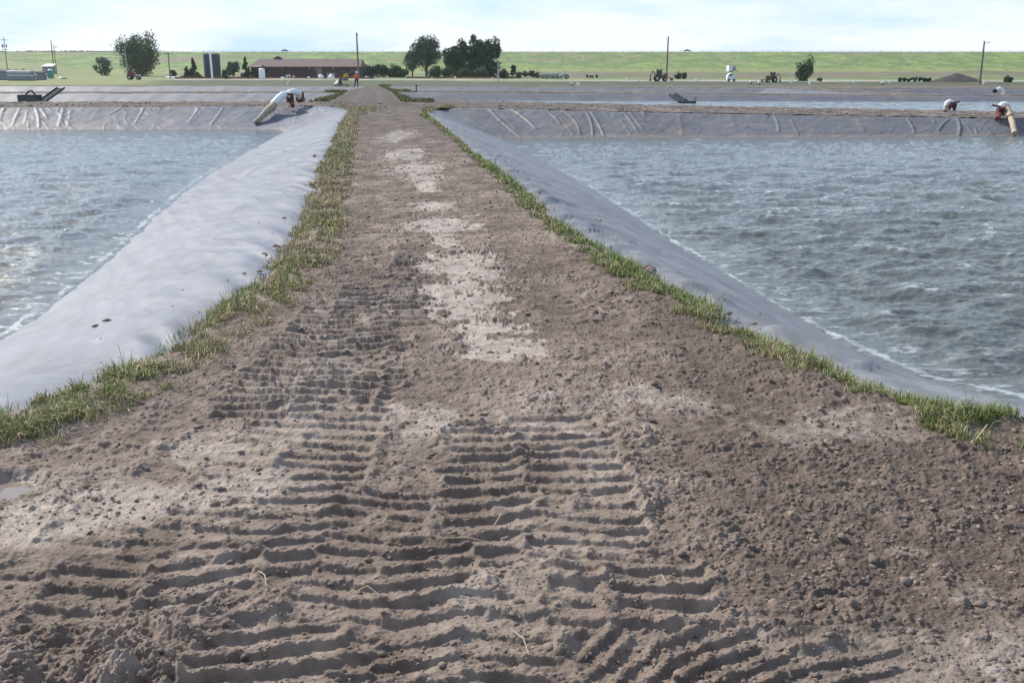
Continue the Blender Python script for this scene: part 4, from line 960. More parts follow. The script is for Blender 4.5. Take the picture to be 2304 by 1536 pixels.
# ---- trees
def tree(px, ytop, ybase, wpx, label, shape='round', leaf='leaf', n=5200, lsz=.3, D=None, cat='tree', group=None, seed=1, trunk=True, name='tree', lobes=26, base=.12):
    rs = np.random.default_rng(seed)
    o = atG(px, ybase) if D is None else atD(px, ybase, D); k = math.hypot(o[0], o[1]) / FPX * .99; h = (ybase - ytop) * o[1] / FPX * 1.03; wd_ = wpx * o[1] / FPX
    t = root(name, o, label, cat, group)
    cen = []
    if shape == 'cone':
        for i in range(lobes):
            f = (i + .5) / lobes; z = h * (.05 + .93 * f); rad = wd_ / 2 * (1 - f) ** .85; a = rs.uniform(0, 6.28); q = rad * .55
            cen.append((q * math.cos(a), q * math.sin(a), z, rad * .55 + .12, h / lobes * 1.6))
    else:
        for i in range(lobes):
            while True:
                p = rs.uniform(-1, 1, 3)
                e = np.linalg.norm(p * (1, 1, 1))
                if e < 1 and e > .25: break
            zz = h * (base + (1 - base) * (p[2] * .5 + .5)); wz = 1.0
            if shape == 'vase': wz = .55 + .55 * (p[2] * .5 + .5)
            rl = rs.uniform(.16, .34) * wd_ * .5 * 1.5 * (26 / max(lobes, 12)) ** .25
            x_ = p[0] * (wd_ / 2 - rl * .7) * wz; y_ = p[1] * (wd_ / 2 - rl * .7) * wz
            zz = min(zz, h - rl * .7)
            cen.append((x_, y_, max(zz, rl * .7), rl, rl * rs.uniform(.8, 1.25)))
    cen = np.array(cen)
    if trunk:
        a = MB(); tr = max(.06, wd_ * .035)
        a.tube([(0, 0, -.2), (.05 * wd_ * .1, 0, h * .3), (0, 0, h * .62)], [tr * 1.3, tr, tr * .45], 9)
        for c in cen[::max(1, len(cen) // 9)]:
            z0 = h * rs.uniform(.15, .4); a.tube([(0, 0, z0), (c[0] * .5, c[1] * .5, (z0 + c[2]) * .5 + .1), (c[0], c[1], c[2])], [tr * .5, tr * .32, tr * .12], 6)
        a.build('trunk', M['bark'], t, True)
    m = rs.integers(0, len(cen), n); d = rs.normal(0, 1, (n, 3)); d /= np.linalg.norm(d, axis=1)[:, None]
    rr_ = rs.uniform(.35, 1.12, n) ** .6
    P = cen[m, :3] + d * rr_[:, None] * np.stack([cen[m, 3], cen[m, 3], cen[m, 4]], 1)
    P[:, 2] = np.maximum(P[:, 2], .05)
    s = lsz * rs.uniform(.5, 1.3, n)
    a_ = rs.normal(0, 1, (n, 3)); a_ /= np.linalg.norm(a_, axis=1)[:, None]; b_ = np.cross(a_, d + .01); b_ /= np.linalg.norm(b_, axis=1)[:, None] + 1e-9
    V = np.stack([P - a_ * s[:, None], P + b_ * s[:, None] * .6, P + a_ * s[:, None], P - b_ * s[:, None] * .6], 1)
    F = (np.arange(n) * 4)[:, None] + np.arange(4)[None]
    v = np.repeat(np.clip(.5 * rs.uniform(0, 1, n) + .5 * rs.uniform(0, 1, len(cen))[m], 0, 1)[:, None], 4, 1)
    raw('crown', V.reshape(-1, 3), F, M[leaf], t, False, {'v': v})
    return t
tree(312, 86, 172, 116, 'large spreading tree behind the red tractor on the left', 'vase', 'leaf', 10500, .33, seed=3, lobes=60, base=.02)
tree(232, 134, 171, 40, 'pale hazy bush left of the big left tree', 'round', 'leaf_far', 1700, .3, seed=4, name='bush', cat='bush', lobes=22, base=0, trunk=False)
tree(390, 160, 175.5, 18, 'round clipped shrub at the foot of the crossarm pole', 'round', 'leaf_dark', 900, .2, seed=5, name='shrub', cat='shrub', lobes=9, base=.0, trunk=False)
tree(436, 136, 176, 24, 'pointed spruce left of the dark twin silos', 'cone', 'needle', 2200, .24, seed=6, name='spruce_tree', lobes=20)
tree(421, 154, 176, 26, 'low dark spruce in front of the pointed spruce', 'cone', 'leaf_dark', 1500, .24, seed=7, name='spruce_tree', lobes=12)
tree(445, 168, 177, 22, 'flat green shrub below the spruces', 'round', 'leaf', 700, .2, seed=8, name='shrub', cat='shrub', lobes=8, base=0, trunk=False)
tree(526, 138, 177, 28, 'broad rounded conifer right of the silos', 'round', 'leaf_far', 2200, .25, seed=9, name='spruce_tree', lobes=18, base=0)
tree(508, 160, 178, 20, 'small dark bush at the right foot of the silos', 'round', 'leaf_dark', 800, .2, seed=10, name='bush', cat='bush', lobes=8, base=0, trunk=False)
tree(554, 134, 176, 22, 'narrow pointed spruce left of the brown building', 'cone', 'needle', 2000, .22, seed=11, name='spruce_tree', lobes=20)
tree(573, 148, 176, 14, 'small dark evergreen touching the corner of the brown building', 'round', 'leaf_dark', 700, .2, seed=12, name='bush', cat='bush', lobes=7, base=0, trunk=False)
tree(960, 92, 172, 74, 'tall dark tree left of the gap before the widest clump', 'round', 'leaf_dark', 7000, .3, seed=13, lobes=36, base=.22)
tree(928, 120, 172, 44, 'leaning smaller tree at the left foot of the tall dark tree', 'round', 'leaf_far', 2600, .28, seed=14, lobes=16, base=.3)
tree(1026, 96, 175, 56, 'dark tree forming the left half of the widest clump', 'round', 'leaf_dark', 6500, .3, seed=15, lobes=34, base=.05)
tree(1068, 90, 175, 60, 'tallest dark tree in the middle of the widest clump', 'round', 'leaf_dark', 7500, .3, seed=16, lobes=38, base=.05)
tree(1102, 93, 175, 52, 'dark tree forming the right end of the widest clump', 'round', 'leaf_dark', 6500, .3, seed=17, lobes=34, base=.03)
tree(1154, 145, 176, 18, 'small dark tree right of the widest clump', 'round', 'leaf_dark', 1000, .22, seed=18, lobes=9, base=.0)
tree(1130, 158, 177, 22, 'low dark bush between the clump and the small dark tree', 'round', 'leaf_dark', 900, .22, seed=28, name='bush', cat='bush', lobes=8, base=0, trunk=False)
tree(1140, 165, 177, 12, 'small yellow green bush below the small dark tree', 'round', 'leaf_pale', 500, .2, seed=29, name='bush', cat='bush', lobes=6, base=0, trunk=False)
tree(1808, 135, 183, 46, 'upright leafy young tree alone on the right plain', 'vase', 'leaf', 2600, .2, seed=19, lobes=20, base=.0)
tree(2270, 174, 186, 22, 'grey green bush right of the far right pole', 'round', 'leaf_far', 900, .18, seed=20, name='bush', cat='bush', lobes=8, base=0, trunk=False)
tree(1843, 176, 184, 12, 'small dark weed clump right of the young tree', 'round', 'leaf_dark', 300, .15, seed=27, name='bush', cat='bush', lobes=5, base=0, trunk=False)
# bushes in rows
xs = [(822, 150, 20), (838, 152, 20), (852, 149, 17), (866, 151, 18), (882, 149, 18), (896, 152, 18), (909, 154, 16)]
nmz = ['first', 'second', 'third', 'fourth', 'fifth', 'sixth', 'last']
for i, (a, b, c) in enumerate(xs): tree(a, b, 174.5, c + 9, f'{nmz[i]} dark shrub from the left in the row right of the brown building', 'round', 'leaf_dark' if i % 2 else 'leaf', 1300, .24, seed=30 + i, name='shrub', cat='shrub', lobes=11, base=0, group='dark shrubs in a row', trunk=False)
for i, (a, b, c, lf_) in enumerate([(980, 152, 40, 'leaf'), (1010, 154, 36, 'leaf'), (1045, 156, 40, 'leaf'), (1085, 157, 40, 'leaf')]):
    tree(a, b, 176, c, ['low green shrub under the tall dark tree', 'low green shrub in the gap between the tall tree and the clump', 'low green shrub under the middle of the clump', 'low green shrub under the right end of the clump'][i], 'round', lf_, 1500, .24, seed=50 + i, name='shrub', cat='shrub', lobes=12, base=0, group='low shrubs under the dark trees', trunk=False)
for i, a in enumerate([1168, 1182, 1197, 1209]):
    tree(a, 162, 176.5, 19, ['first', 'second', 'third', 'fourth'][i] + ' grey round shrub right of the small dark tree', 'round', 'leaf_far', 500, .2, seed=60 + i, name='shrub', cat='shrub', lobes=6, base=0, group='grey round shrubs', trunk=False)
for i, a in enumerate([1525, 1540]):
    tree(a, 166, 178, 20, ['left', 'right'][i] + ' of two low green bushes right of the backhoe pole', 'round', 'leaf', 600, .2, seed=66 + i, name='bush', cat='bush', lobes=7, base=0, trunk=False, group='low green bushes')
for i, a in enumerate(range(2025, 2100, 11)):
    tree(a, 175 + (i % 3), 184.5, 12, nmz[i] + ' small dark bush from the left in the row before the black mound', 'round', 'leaf_dark', 260, .16, seed=70 + i, name='bush', cat='bush', lobes=5, base=0, trunk=False, group='small dark bushes')
# far-off wood on the skyline at the left
n = 9000; u = rng.uniform(-.56, -.30, n); D = 1250
top = 118.5 - np.clip(3.5 * np.abs(fbm(u * 60, u * 0, 4, 31)) * 1.6 + 1.2, 0, 6) * ss(-.30, -.37, u)
zt = np.array([atD(1152, q, D)[2] for q in top]); zz = 15 + (zt - 15) * rng.uniform(0, 1, n) ** .7
P = np.stack([u * D, np.full(n, D) + rng.uniform(-40, 40, n), zz], 1)
a_ = rng.normal(0, 1, (n, 3)); a_ /= np.linalg.norm(a_, axis=1)[:, None]; b_ = np.roll(a_, 1, 0); s = 1.0
V = np.stack([P - a_ * s, P + b_ * s, P + a_ * s, P - b_ * s], 1)
put(raw('far_wood', V.reshape(-1, 3), (np.arange(n) * 4)[:, None] + np.arange(4)[None], M['leaf_far'], None, False, {'v': np.repeat(rng.uniform(0, 1, n), 4)}), 'hazy far-off trees along the skyline at the left', 'woods', None, 'stuff')

# ---- buildings and tanks
o = atG(687, 175.3); DB = o[1]; k = DB / FPX; Wd = 236 * k
t = root('long_building', o, 'long low brown brick building with a brown shingled roof', 'building')
hw = 22 * k + .1
MB().box((0, 5, hw / 2 - .2), (Wd, 10, hw + .4)).build('wall', M['brick'], t)
a = MB(); rh = (155.5 - 138.5) * k; ov = .5; x0, x1 = -Wd / 2 - ov, Wd / 2 + ov
a.add([(x0, -ov, hw), (x1, -ov, hw), (x1, 10 + ov, hw), (x0, 10 + ov, hw), (x0 + 1.6, 5, hw + rh), (x1 - .1, 5, hw + rh)], [(0, 1, 5, 4), (1, 2, 5), (2, 3, 4, 5), (3, 0, 4), (3, 2, 1, 0)])
rf_ = a.build('roof', M['roof'], t)
a = MB(); cx = (620 - 687) * k; a.add([(cx - 1.9, 5, hw + rh - .2), (cx + 1.7, 5, hw + rh - .2), (cx, 5, hw + rh + .75), (cx - 1.9, 7, hw + rh - .2), (cx + 1.7, 7, hw + rh - .2), (cx, 7, hw + rh + .75)], [(0, 1, 2), (3, 5, 4), (0, 2, 5, 3), (1, 4, 5, 2)])
a.build('dormer', M['brick'], rf_)
for s in (671, 676): MB().cyl(((s - 687) * k, 4.5, hw + rh - .3), .12, .5, 8).build('vent', M['white'], rf_)
MB().box((0, -ov - .05, hw - .05), (Wd + 2 * ov, .08, .22)).build('fascia', M['brown_steel'], t)
for s in (638, 697, 709, 749):
    MB().box(((s - 687) * k, -.1, hw - .45), (.3, .25, .28)).build('wall_lamp', M['galv'], t)
f = MB(); f.box(((718 - 687) * k, -.04, 1.35), (1.35, .08, 2.7)); dr = f.build('door', M['door_grey'], t); MB().box(((718 - 687) * k + .5, -.12, 1.2), (.1, .08, .2)).build('handle', M['galv'], dr)
for s in (600, 655, 770, 790): 
    wn = MB().box(((s - 687) * k, -.03, 1.7), (1.2, .06, .9)).build('window', M['glass'], t); MB().box(((s - 687) * k, -.06, 1.2), (1.35, .12, .08)).build('sill', M['brown_steel'], wn)
o = atG(575, 176); t = root('annex_building', o, 'small dark annex at the left end of the brown building', 'building')
MB().box((0, 3, 1.3), (2.4, 5, 2.9)).build('wall', M['brick'], t)
a = MB(); a.add([(-1.4, .2, 2.74), (1.4, .2, 2.74), (1.4, 5.8, 2.74), (-1.4, 5.8, 2.74), (-.6, 3, 3.3), (1.4, 3, 3.3)], [(0, 1, 5, 4), (1, 2, 5), (2, 3, 4, 5), (3, 0, 4), (3, 2, 1, 0)]); a.build('roof', M['roof'], t)
def silo(px, w_, lab):
    o = atG(px, 175.5); k = o[1] / FPX; h = (175.5 - 123.5) * k; r_ = w_ / 2 * k
    t = root('silo', o, lab, 'silo', 'twin silos')
    MB().lathe((0, 0, -.3), [(r_, 0), (r_, h * .97), (r_ * .98, h), (r_ * .5, h + .25)], 28).build('shell', M['tank_blue'], t, True)
    for z in (.2, .4, .6, .8): MB().lathe((0, 0, h * z), [(r_ + .04, 0), (r_ + .04, .1)], 28).build('hoop', M['tank_blue'], t)
    MB().lathe((0, 0, h - .35), [(r_ + .05, 0), (r_ + .05, .14)], 28).build('rim', M['shade_grey'], t)
silo(471, 20, 'left dark blue silo beside the white stand pipe'); silo(488, 19, 'right dark blue silo behind the white stand pipe')
o = atG(478, 177.5); t = root('stand_pipe', o, 'tall white stand pipe in front of the twin silos', 'pipe'); k = o[1] / FPX
h = (177.5 - 121.5) * k; MB().tube([(0, 0, -.1), (-.05, 0, h * .5), (-.15, 0, h)], .24, 12).build('pipe', M['white'], t, True); MB().lathe((-.15, 0, h), [(.28, 0), (.28, .12), (.1, .2)]).build('cap', M['white'], t); MB().lathe((0, 0, 0), [(.34, 0), (.34, .1)]).build('flange', M['galv'], t)
# shed, toilets, cabinet
o = atD(110, 151.5, 330); t = root('shed', o, 'small grey shed with a bright white roof on the left slope', 'shed')
o[2] = float(G(o[0], o[1])) ; t.location = o
MB().box((0, 0, 1.0), (3.0, 2.6, 2.4)).build('wall', M['shade_grey'], t); a = MB(); a.add([(-1.75, -1.7, 2.15), (1.75, -1.7, 2.15), (1.75, 1.7, 2.95), (-1.4, 1.7, 2.95), (-1.75, -1.7, 2.25), (1.75, -1.7, 2.25), (1.75, 1.7, 3.05), (-1.4, 1.7, 3.05)], [(3, 2, 1, 0), (4, 5, 6, 7), (0, 1, 5, 4), (1, 2, 6, 5), (2, 3, 7, 6), (3, 0, 4, 7)]); a.build('roof', M['white'], t)
MB().box((.4, -1.32, .9), (.9, .06, 1.8)).build('door', M['door_grey'], t)
def toilet(px, py, lab, m1, sc=1):
    o = atG(px, py); t = root('portable_toilet', o, lab, 'portable toilet')
    MB().box((0, 0, 1.0), (1.1, 1.1, 2.0)).build('cabin', M[m1], t); MB().lathe((0, 0, 2.0), [(.66, 0), (.62, .1), (.4, .24), (.1, .3)], 12).build('roof', M['white'], t, True)
    d = MB().box((0, -.57, 1.0), (.8, .05, 1.8)).build('door', M[m1], t); MB().box((.28, -.61, 1.0), (.08, .05, .15)).build('handle', M['galv'], d); MB().box((0, 0, .03), (1.2, 1.2, .1)).build('skid', M['rubber'], t); t.scale = (sc, sc, sc)
toilet(115, 177, 'teal portable toilet with a white roof on the left grass', 'teal', .95); toilet(590, 178.3, 'white portable toilet in front of the brown building', 'white', 1.05)
o = atG(550, 175.5); t = root('cabinet', o, 'grey cabinet below the pale mast', 'cabinet'); MB().box((0, 0, .65), (1.6, 1.1, 1.4)).build('case', M['galv'], t); MB().box((0, 0, 1.4), (1.75, 1.25, .12)).build('lid', M['white'], t); MB().box((.1, -.57, .65), (.7, .05, 1.1)).build('door', M['galv'], t)

# ---- bundles of rolled sheet at the far left
def bundle(px, py, w_, h, n_, lab, mt='galv'):
    o = atG(px, py); t = root('sheet_bundle', o, lab, 'bundle', 'stacked rolls of grey sheet'); k = o[1] / FPX
    rows = 3; r_ = h / rows / 2 * 1.08; L_ = w_
    i = 0
    for rr_ in range(rows):
        for j in range(n_ - rr_ // 2):
            a = MB(); y_ = j * r_ * 2.05 + rr_ * r_ * .4; z_ = r_ + rr_ * r_ * 1.8; sg = random.uniform(-.15, .15)
            a.tube([(-L_ / 2 + sg, y_, z_), (-L_ / 6, y_, z_ + .03), (L_ / 6, y_, z_ - .03), (L_ / 2 + sg, y_ + .1, z_)], [r_ * .92, r_, r_ * .98, r_ * .9], 10)
            a.build('roll', M[mt] if (rr_ + j) % 3 else M['shade_grey'], t, True)
bundle(45, 182.5, 4.4, 1.9, 4, 'middle bundle of grey sheet rolls on the left grass'); bundle(8, 180.5, 4.2, 2.0, 4, 'leftmost bundle of grey sheet rolls, cut by the frame', 'shade_grey'); bundle(78, 180.5, 3.4, 1.8, 4, 'darker bundle of sheet rolls nearest the teal toilet', 'shade_grey')
o = atG(140, 178.5); t = root('sack', o, 'low white sack lying right of the teal toilet', 'sack'); MB().blob((-.25, 0, .2), (.5, .4, .28), 3).build('bag', M['white'], t, True); MB().blob((.45, .1, .15), (.45, .35, .22), 4).build('bag', M['bale'], t, True)
# trailer-like rail stack behind
o = atD(28, 149, 330); o[2] = float(G(o[0], 330)); t = root('pipe_rack', o, 'long dark pipe rack on the slope above the sheet bundles', 'rack')
for z_ in (.35, .9): MB().box((0, 0, z_), (8.2, .5, .18)).build('rail', M['door_grey'], t)
for s in (-3.4, -1.2, 1.0, 3.2): MB().box((s, 0, .6), (.14, .3, 1.5)).build('post', M['door_grey'], t)

# ---- vehicles and machines
def wheel(t, c, r, w_=.3, rim=True):
    a = MB(); a.tube([(c[0], c[1] - w_ / 2, c[2]), (c[0], c[1] + w_ / 2, c[2])], r, 16); wv = a.build('wheel', M['rubber'], t)
    if rim: MB().tube([(c[0], c[1] - w_ / 2 - .02, c[2]), (c[0], c[1] + w_ / 2 + .02, c[2])], r * .5, 12).build('rim', M['galv'], wv)
o = atG(303, 180); t = root('tractor', o, 'dark red tractor parked below the big left tree', 'tractor')
MB().box((-.5, 0, .95), (1.6, .9, .8)).build('body', M['red_paint'], t); a = MB(); a.box((-.7, 0, 1.6), (1.1, 1.0, .9), 0, .85); a.build('cab', M['red_paint'], t); MB().box((-.7, -.5, 1.6), (.7, .04, .55)).build('window', M['glass'], t)
MB().box((.75, 0, .85), (1.0, .7, .55)).build('hood', M['galv'], t); wheel(t, (-.85, -.55, .5), .5); wheel(t, (.85, -.5, .38), .38); wheel(t, (-.85, .55, .5), .5); wheel(t, (.85, .5, .38), .38)
def car(px, py, D, lab):
    o = atD(px, py, D); o[2] = 16.0; t = root('parked_car', o, lab, 'car', 'dark cars on the dam crest')
    a = MB(); v = []
    pr_ = [(-2.6, .5), (-2.6, 1.1), (-1.3, 1.25), (-.7, 1.85), (.6, 1.85), (1.3, 1.2), (2.5, 1.05), (2.6, .5)]
    for y_ in (-.9, .9): v += [(x_, y_, z_) for x_, z_ in pr_]
    m = len(pr_); a.add(v, [tuple(range(m)), tuple(range(2 * m - 1, m - 1, -1))] + [(i, i + m, (i + 1) % m + m, (i + 1) % m) for i in range(m)]); a.build('body', M['tank_blue'], t)
    MB().add([(-.9, -.92, 1.3), (.9, -.92, 1.3), (.5, -.92, 1.75), (-.6, -.92, 1.75)], [(0, 1, 2, 3)]).build('window', M['glass'], t)
    for s in (-1.6, 1.6): wheel(t, (s, -.8, .4), .4, .3, False)
    t.scale = (1.15, 1, 1.05)
car(641, 116, 866, 'dark car on the dam crest above the brown building'); car(1546, 116, 866, 'dark car on the dam crest right of the tall bare pole')
def backhoe(px, py, lab, m1, sc=1, flip=1):
    o = atG(px, py); t = root('backhoe', o, lab, 'backhoe', 'earth moving machines'); f = flip
    MB().box((0, 0, .9), (2.2, 1.2, .6)).build('chassis', M[m1], t)
    cb = MB(); 
    for a_, b_ in ((-.45, -.5), (.45, -.5), (-.45, .5), (.45, .5)): cb.box((f * .3 + a_, b_, 1.75), (.09, .09, 1.1))
    cb.box((f * .3, 0, 2.33), (1.15, 1.2, .1)); cabo = cb.build('cab', M['rubber'], t); MB().box((f * .3, 0, 1.7), (.85, .9, 1.0)).build('glass', M['glass'], cabo)
    MB().box((-f * .95, 0, 1.35), (.9, .9, .4), 0, .85).build('hood', M[m1], t)
    MB().tube([(f * 1.0, 0, 1.2), (f * 1.6, 0, 2.1), (f * 2.1, 0, 1.2), (f * 2.0, 0, .5)], [.14, .13, .12, .1], 8).build('boom', M[m1], t)
    MB().box((f * 2.05, 0, .35), (.45, .6, .4), 0, .7).build('bucket', M['brown_steel'], t)
    MB().tube([(-f * 1.0, -.5, 1.1), (-f * 1.9, -.5, .6)], .09, 6).build('loader_arm', M[m1], t); MB().box((-f * 2.2, 0, .45), (.5, 1.6, .55), 0, .8).build('loader_bucket', M['brown_steel'], t)
    for s, r_ in ((.75, .62), (-.85, .42)):
        for y_ in (-.6, .6): wheel(t, (f * s, y_, r_), r_)
    t.scale = (sc, sc, sc)
backhoe(1486, 184, 'rust orange backhoe with a dark cab left of the tall bare pole', 'brown_steel', .9, -1)
backhoe(1735, 186, 'brown excavator working behind the right ponds left of the young tree', 'brown_steel', .72, 1)
o = atG(1270, 178); t = root('farm_tractor', o, 'small pale tractor with a canopy right of the grey shrubs', 'tractor')
MB().box((-.1, 0, .8), (1.4, .7, .6)).build('body', M['galv'], t); a = MB()
for x_, y_ in ((-.55, -.5), (.55, -.5), (-.55, .5), (.55, .5)): a.box((x_, y_, 1.35), (.09, .09, 1.1))
a.box((0, 0, 1.93), (1.5, 1.3, .1)); a.build('canopy', M['white'], t); MB().box((-.9, 0, .7), (.5, .6, .7)).build('hood', M['white'], t)
for s, r_ in ((.5, .5), (-.8, .35)):
    for y_ in (-.45, .45): wheel(t, (s, y_, r_), r_, .22)
def trailer(px, py, lab, sc, dark_side=1):
    o = atG(px, py); t = root('trailer', o, lab, 'trailer', 'white trailers'); MB().box((0, 0, 1.1), (1.9, 1.5, 1.5), .25, .97).build('box', M['white'], t); MB().box((.75, -.55, 1.05), (.7, .25, 1.1), .25).build('door', M['shade_grey'], t)
    for y_ in (-.55, .6): wheel(t, (.1, y_ - .1, .3), .3, .2)
    MB().tube([(.9, 0, .4), (2.0, -.1, .35)], .07, 6).build('drawbar', M['rubber'], t); t.scale = (sc, sc, sc)
trailer(1644, 163.7, 'white box trailer on the grass at the foot of the dam', 1.25); 
o = atG(1644, 184); t = root('pickup_truck', o, 'white truck facing left on the gravel below the white trailer', 'truck')
a = MB(); pr_ = [(-.75, .35), (-.75, .95), (-.5, 1.35), (.05, 1.55), (.35, 1.3), (.75, 1.0), (.8, .35)]; m = len(pr_); v = []
for y_ in (-.6, .6): v += [(x_, y_, z_) for x_, z_ in pr_]
a.add(v, [tuple(range(m)), tuple(range(2 * m - 1, m - 1, -1))] + [(i, i + m, (i + 1) % m + m, (i + 1) % m) for i in range(m)]); a.build('body', M['white'], t)
MB().add([(-.45, -.62, 1.0), (.2, -.62, 1.0), (.05, -.62, 1.35), (-.38, -.62, 1.25)], [(0, 1, 2, 3)]).build('window', M['glass'], t)
for s in (-.45, .5): wheel(t, (s, -.5, .25), .25, .2)
o = atG(1330, 176.5); t = root('machine', o, 'low red machine on the dark strip right of the pale tractor', 'machine'); MB().box((0, 0, .55), (1.2, .8, .5), 0, .7).build('body', M['red_paint'], t); MB().box((.1, 0, .9), (.8, .6, .25)).build('cover', M['white'], t); wheel(t, (-.35, -.4, .28), .28, .2); wheel(t, (.4, -.4, .28), .28, .2); MB().box((-1.0, 0, .5), (.5, .6, .7)).build('tank', M['rubber'], t); MB().box((1.4, 0, .5), (.6, .6, .7)).build('tank', M['rubber'], t)
o = atG(778, 182); t = root('generator', o, 'yellow wheeled pump engine left of the person', 'pump engine'); MB().box((0, 0, .85), (.95, .7, .6), 0, .9).build('body', M['yellow'], t); MB().box((.1, 0, 1.25), (.6, .5, .25)).build('cover', M['yellow'], t); wheel(t, (.25, -.4, .35), .35, .2); wheel(t, (-.3, -.4, .28), .28, .2); MB().tube([(-.4, 0, .9), (-1.0, -.1, .5), (-1.2, -.1, .3)], .08, 8).build('suction_hose', M['rubber'], t); MB().tube([(.4, 0, 1.1), (.9, 0, 1.2)], .05, 6).build('exhaust', M['rubber'], t)
# pale round rolls right of grey shrubs
for i, a_ in enumerate([1220, 1231, 1243, 1254]):
    o = atG(a_, 177.2); t = root('round_bale', o, ['first', 'second', 'third', 'last'][i] + ' pale round bale from the left before the pale tractor', 'bale', 'pale round bales')
    MB().tube([(-.62, 0, .62), (-.5, 0, .65), (.5, 0, .65), (.62, 0, .62)], [.6, .68, .68, .6], 14).build('roll', M['bale'], t, True); MB().lathe((.0, 0, .0), [(.3, 0), (.3, .04)]).build('cradle', M['rubber'], t)

# ---- white clutter before the building
def tent(px, py, w_, h, lab):
    o = atG(px, py); t = root('covered_heap', o, lab, 'heap', 'white covered heaps'); a = MB(); a.blob((0, 0, h * .35), (w_ / 2, w_ / 3, h * .65), px, 1, 10, 7, .18); a.build('cover', M['white'], t, True); MB().box((0, 0, .08), (w_ * .9, .6, .12)).build('pallet', M['wood'], t)
tent(722, 177.5, 1.3, .95, 'left white covered heap before the brown building'); tent(745, 178, 1.4, 1.05, 'white covered heap standing inside the white frame'); tent(661, 177, .7, .6, 'small white covered heap left of the door'); tent(636, 177.5, 1.2, .4, 'low white sheet heap near the white toilet'); tent(695, 177.5, .7, .5, 'small white heap near the left covered heap'); tent(826, 176.5, 1.3, .5, 'white heap right of the bare pole'); tent(816, 177.5, .9, .35, 'low white heap directly beside the bare pole')
tent(390, 175.6, 5.0, .35, 'long low pale sheet heap by the round shrub')
o = atG(745, 178.3); t = root('goal_frame', o, 'thin white rectangular frame before the brown building', 'frame'); MB().tube([(-.85, 0, 0), (-.85, 0, 1.25), (.85, 0, 1.25), (.85, 0, 0)], .04, 6).build('frame', M['white'], t)
MB().box((0, 0, .06), (1.8, .3, .06)).build('base', M['galv'], t)
o = atG(649, 178); t = root('work_table', o, 'small white trough table before the brown building', 'table'); MB().box((0, 0, .85), (1.15, .6, .12)).build('tabletop', M['white'], t)
for s in (-.3, .3): MB().box((s, 0, .4), (.12, .4, .8), s * .5).build('leg', M['white'], t)
MB().box((0, .1, .68), (.6, .5, .2)).build('trough', M['galv'], t)

# ---- short white standpipes
def stub(px, ytop, ybase, lab, lean=0, dark=False, r_=.16, D=None):
    o = atG(px, ybase) if D is None else atG(px, ybase, zb); k = o[1] / FPX; h = (ybase - ytop) * k
    t = root('white_standpipe', o, lab, 'pipe', 'short white pipes by the ponds')
    MB().tube([(0, 0, -.05), (lean * h, 0, h * .8), (lean * h * 1.2, -.05, h)], [r_, r_, r_ * .9], 12).build('pipe', M['white'], t, True)
    MB().lathe((lean * h, 0, h * .92), [(r_ * 1.15, 0), (r_ * 1.15, .08), (r_ * .4, .12)]).build('cap', M['white'], t)
    if dark: MB().lathe((0, 0, -.05), [(r_ * 1.3, 0), (r_ * 1.3, .22)]).build('collar', M['rubber'], t)
for a in [(648, 185.5, 190.5, 'short white pipe on the dark grass above the left pump', .3, False, .14), (1108, 176.5, 184, 'upright white pipe just left of the pale thin pole'), (1024, 173.5, 178.5, 'white pipe before the left half of the dark clump'), (972, 174.5, 178.5, 'small pipe under the tall dark tree', 0, False, .1),
          (1286, 188, 193, 'white capped pipe left of the leaning one above the right pond', 0, True, .16), (1302, 188.5, 199, 'leaning white pipe on the edge of the far right pond', -.1, True, .19), (1410, 177.5, 183, 'white pipe left of the backhoe, farther of two', 0, False, .13), (1437, 178, 184, 'white pipe left of the backhoe, nearer of two', 0, False, .14),
          (1567, 177.5, 183.5, 'white pipe right of the low green bushes'), (1584, 179, 183.5, 'small white pipe between the green bushes and the truck', 0, False, .12), (1689, 184, 189.5, 'white pipe with a dark foot, left of the close pair', 0, True, .17), (1707, 183.5, 190.5, 'wider white pipe with a dark foot, right of the close pair', .2, True, .19),
          (1781, 181.5, 186.5, 'white pipe just left of the young tree'), (1822, 185.5, 190.5, 'white pipe just right of the young tree'), (2211, 194, 200, 'low white pipe head beside the far right pole', .3, False, .2), (2213, 186, 190, 'small white pipe behind the far right pole', 0, False, .12), (1984, 186, 191, 'white pipe bundle on the dark grass strip', .2, True, .2), (2002, 184, 189, 'thin white pipe near the small dark bushes', 0, False, .09), (1922, 183, 187.5, 'tiny white pipe right of the weed clump', 0, False, .1)]: stub(*a)
def stub2():
    o = atG(2248, 209, zb); t = root('white_standpipe', o, 'bent white pipe with a black mouth on the small far pond', 'pipe', 'short white pipes by the ponds'); k = o[1] / FPX
    MB().tube([(-.35, 0, .22), (0, 0, .42), (.3, 0, .25), (.42, 0, -.15)], .17, 12).build('pipe', M['white'], t, True); MB().tube([(-.55, -.05, .1), (-.3, 0, .25)], .18, 12).build('mouth', M['rubber'], t)
stub2()
o = atG(760, 193.5); t = root('siphon_pump', o, 'white pipe on a dark red gate left of the person', 'pump', 'siphon pumps on the dikes'); Dp = o[1]
MB().tube(rel([atD(754, 192.5, Dp - 1), atD(759, 187, Dp), atD(763, 184, Dp)], o), .26, 12).build('pipe', M['white'], t, True); MB().tube(rel([atD(767, 176.5, Dp), atD(764.5, 184, Dp), atD(769, 192, Dp)], o), [.2, .26, .2], 8).build('gate', M['rust'], t)

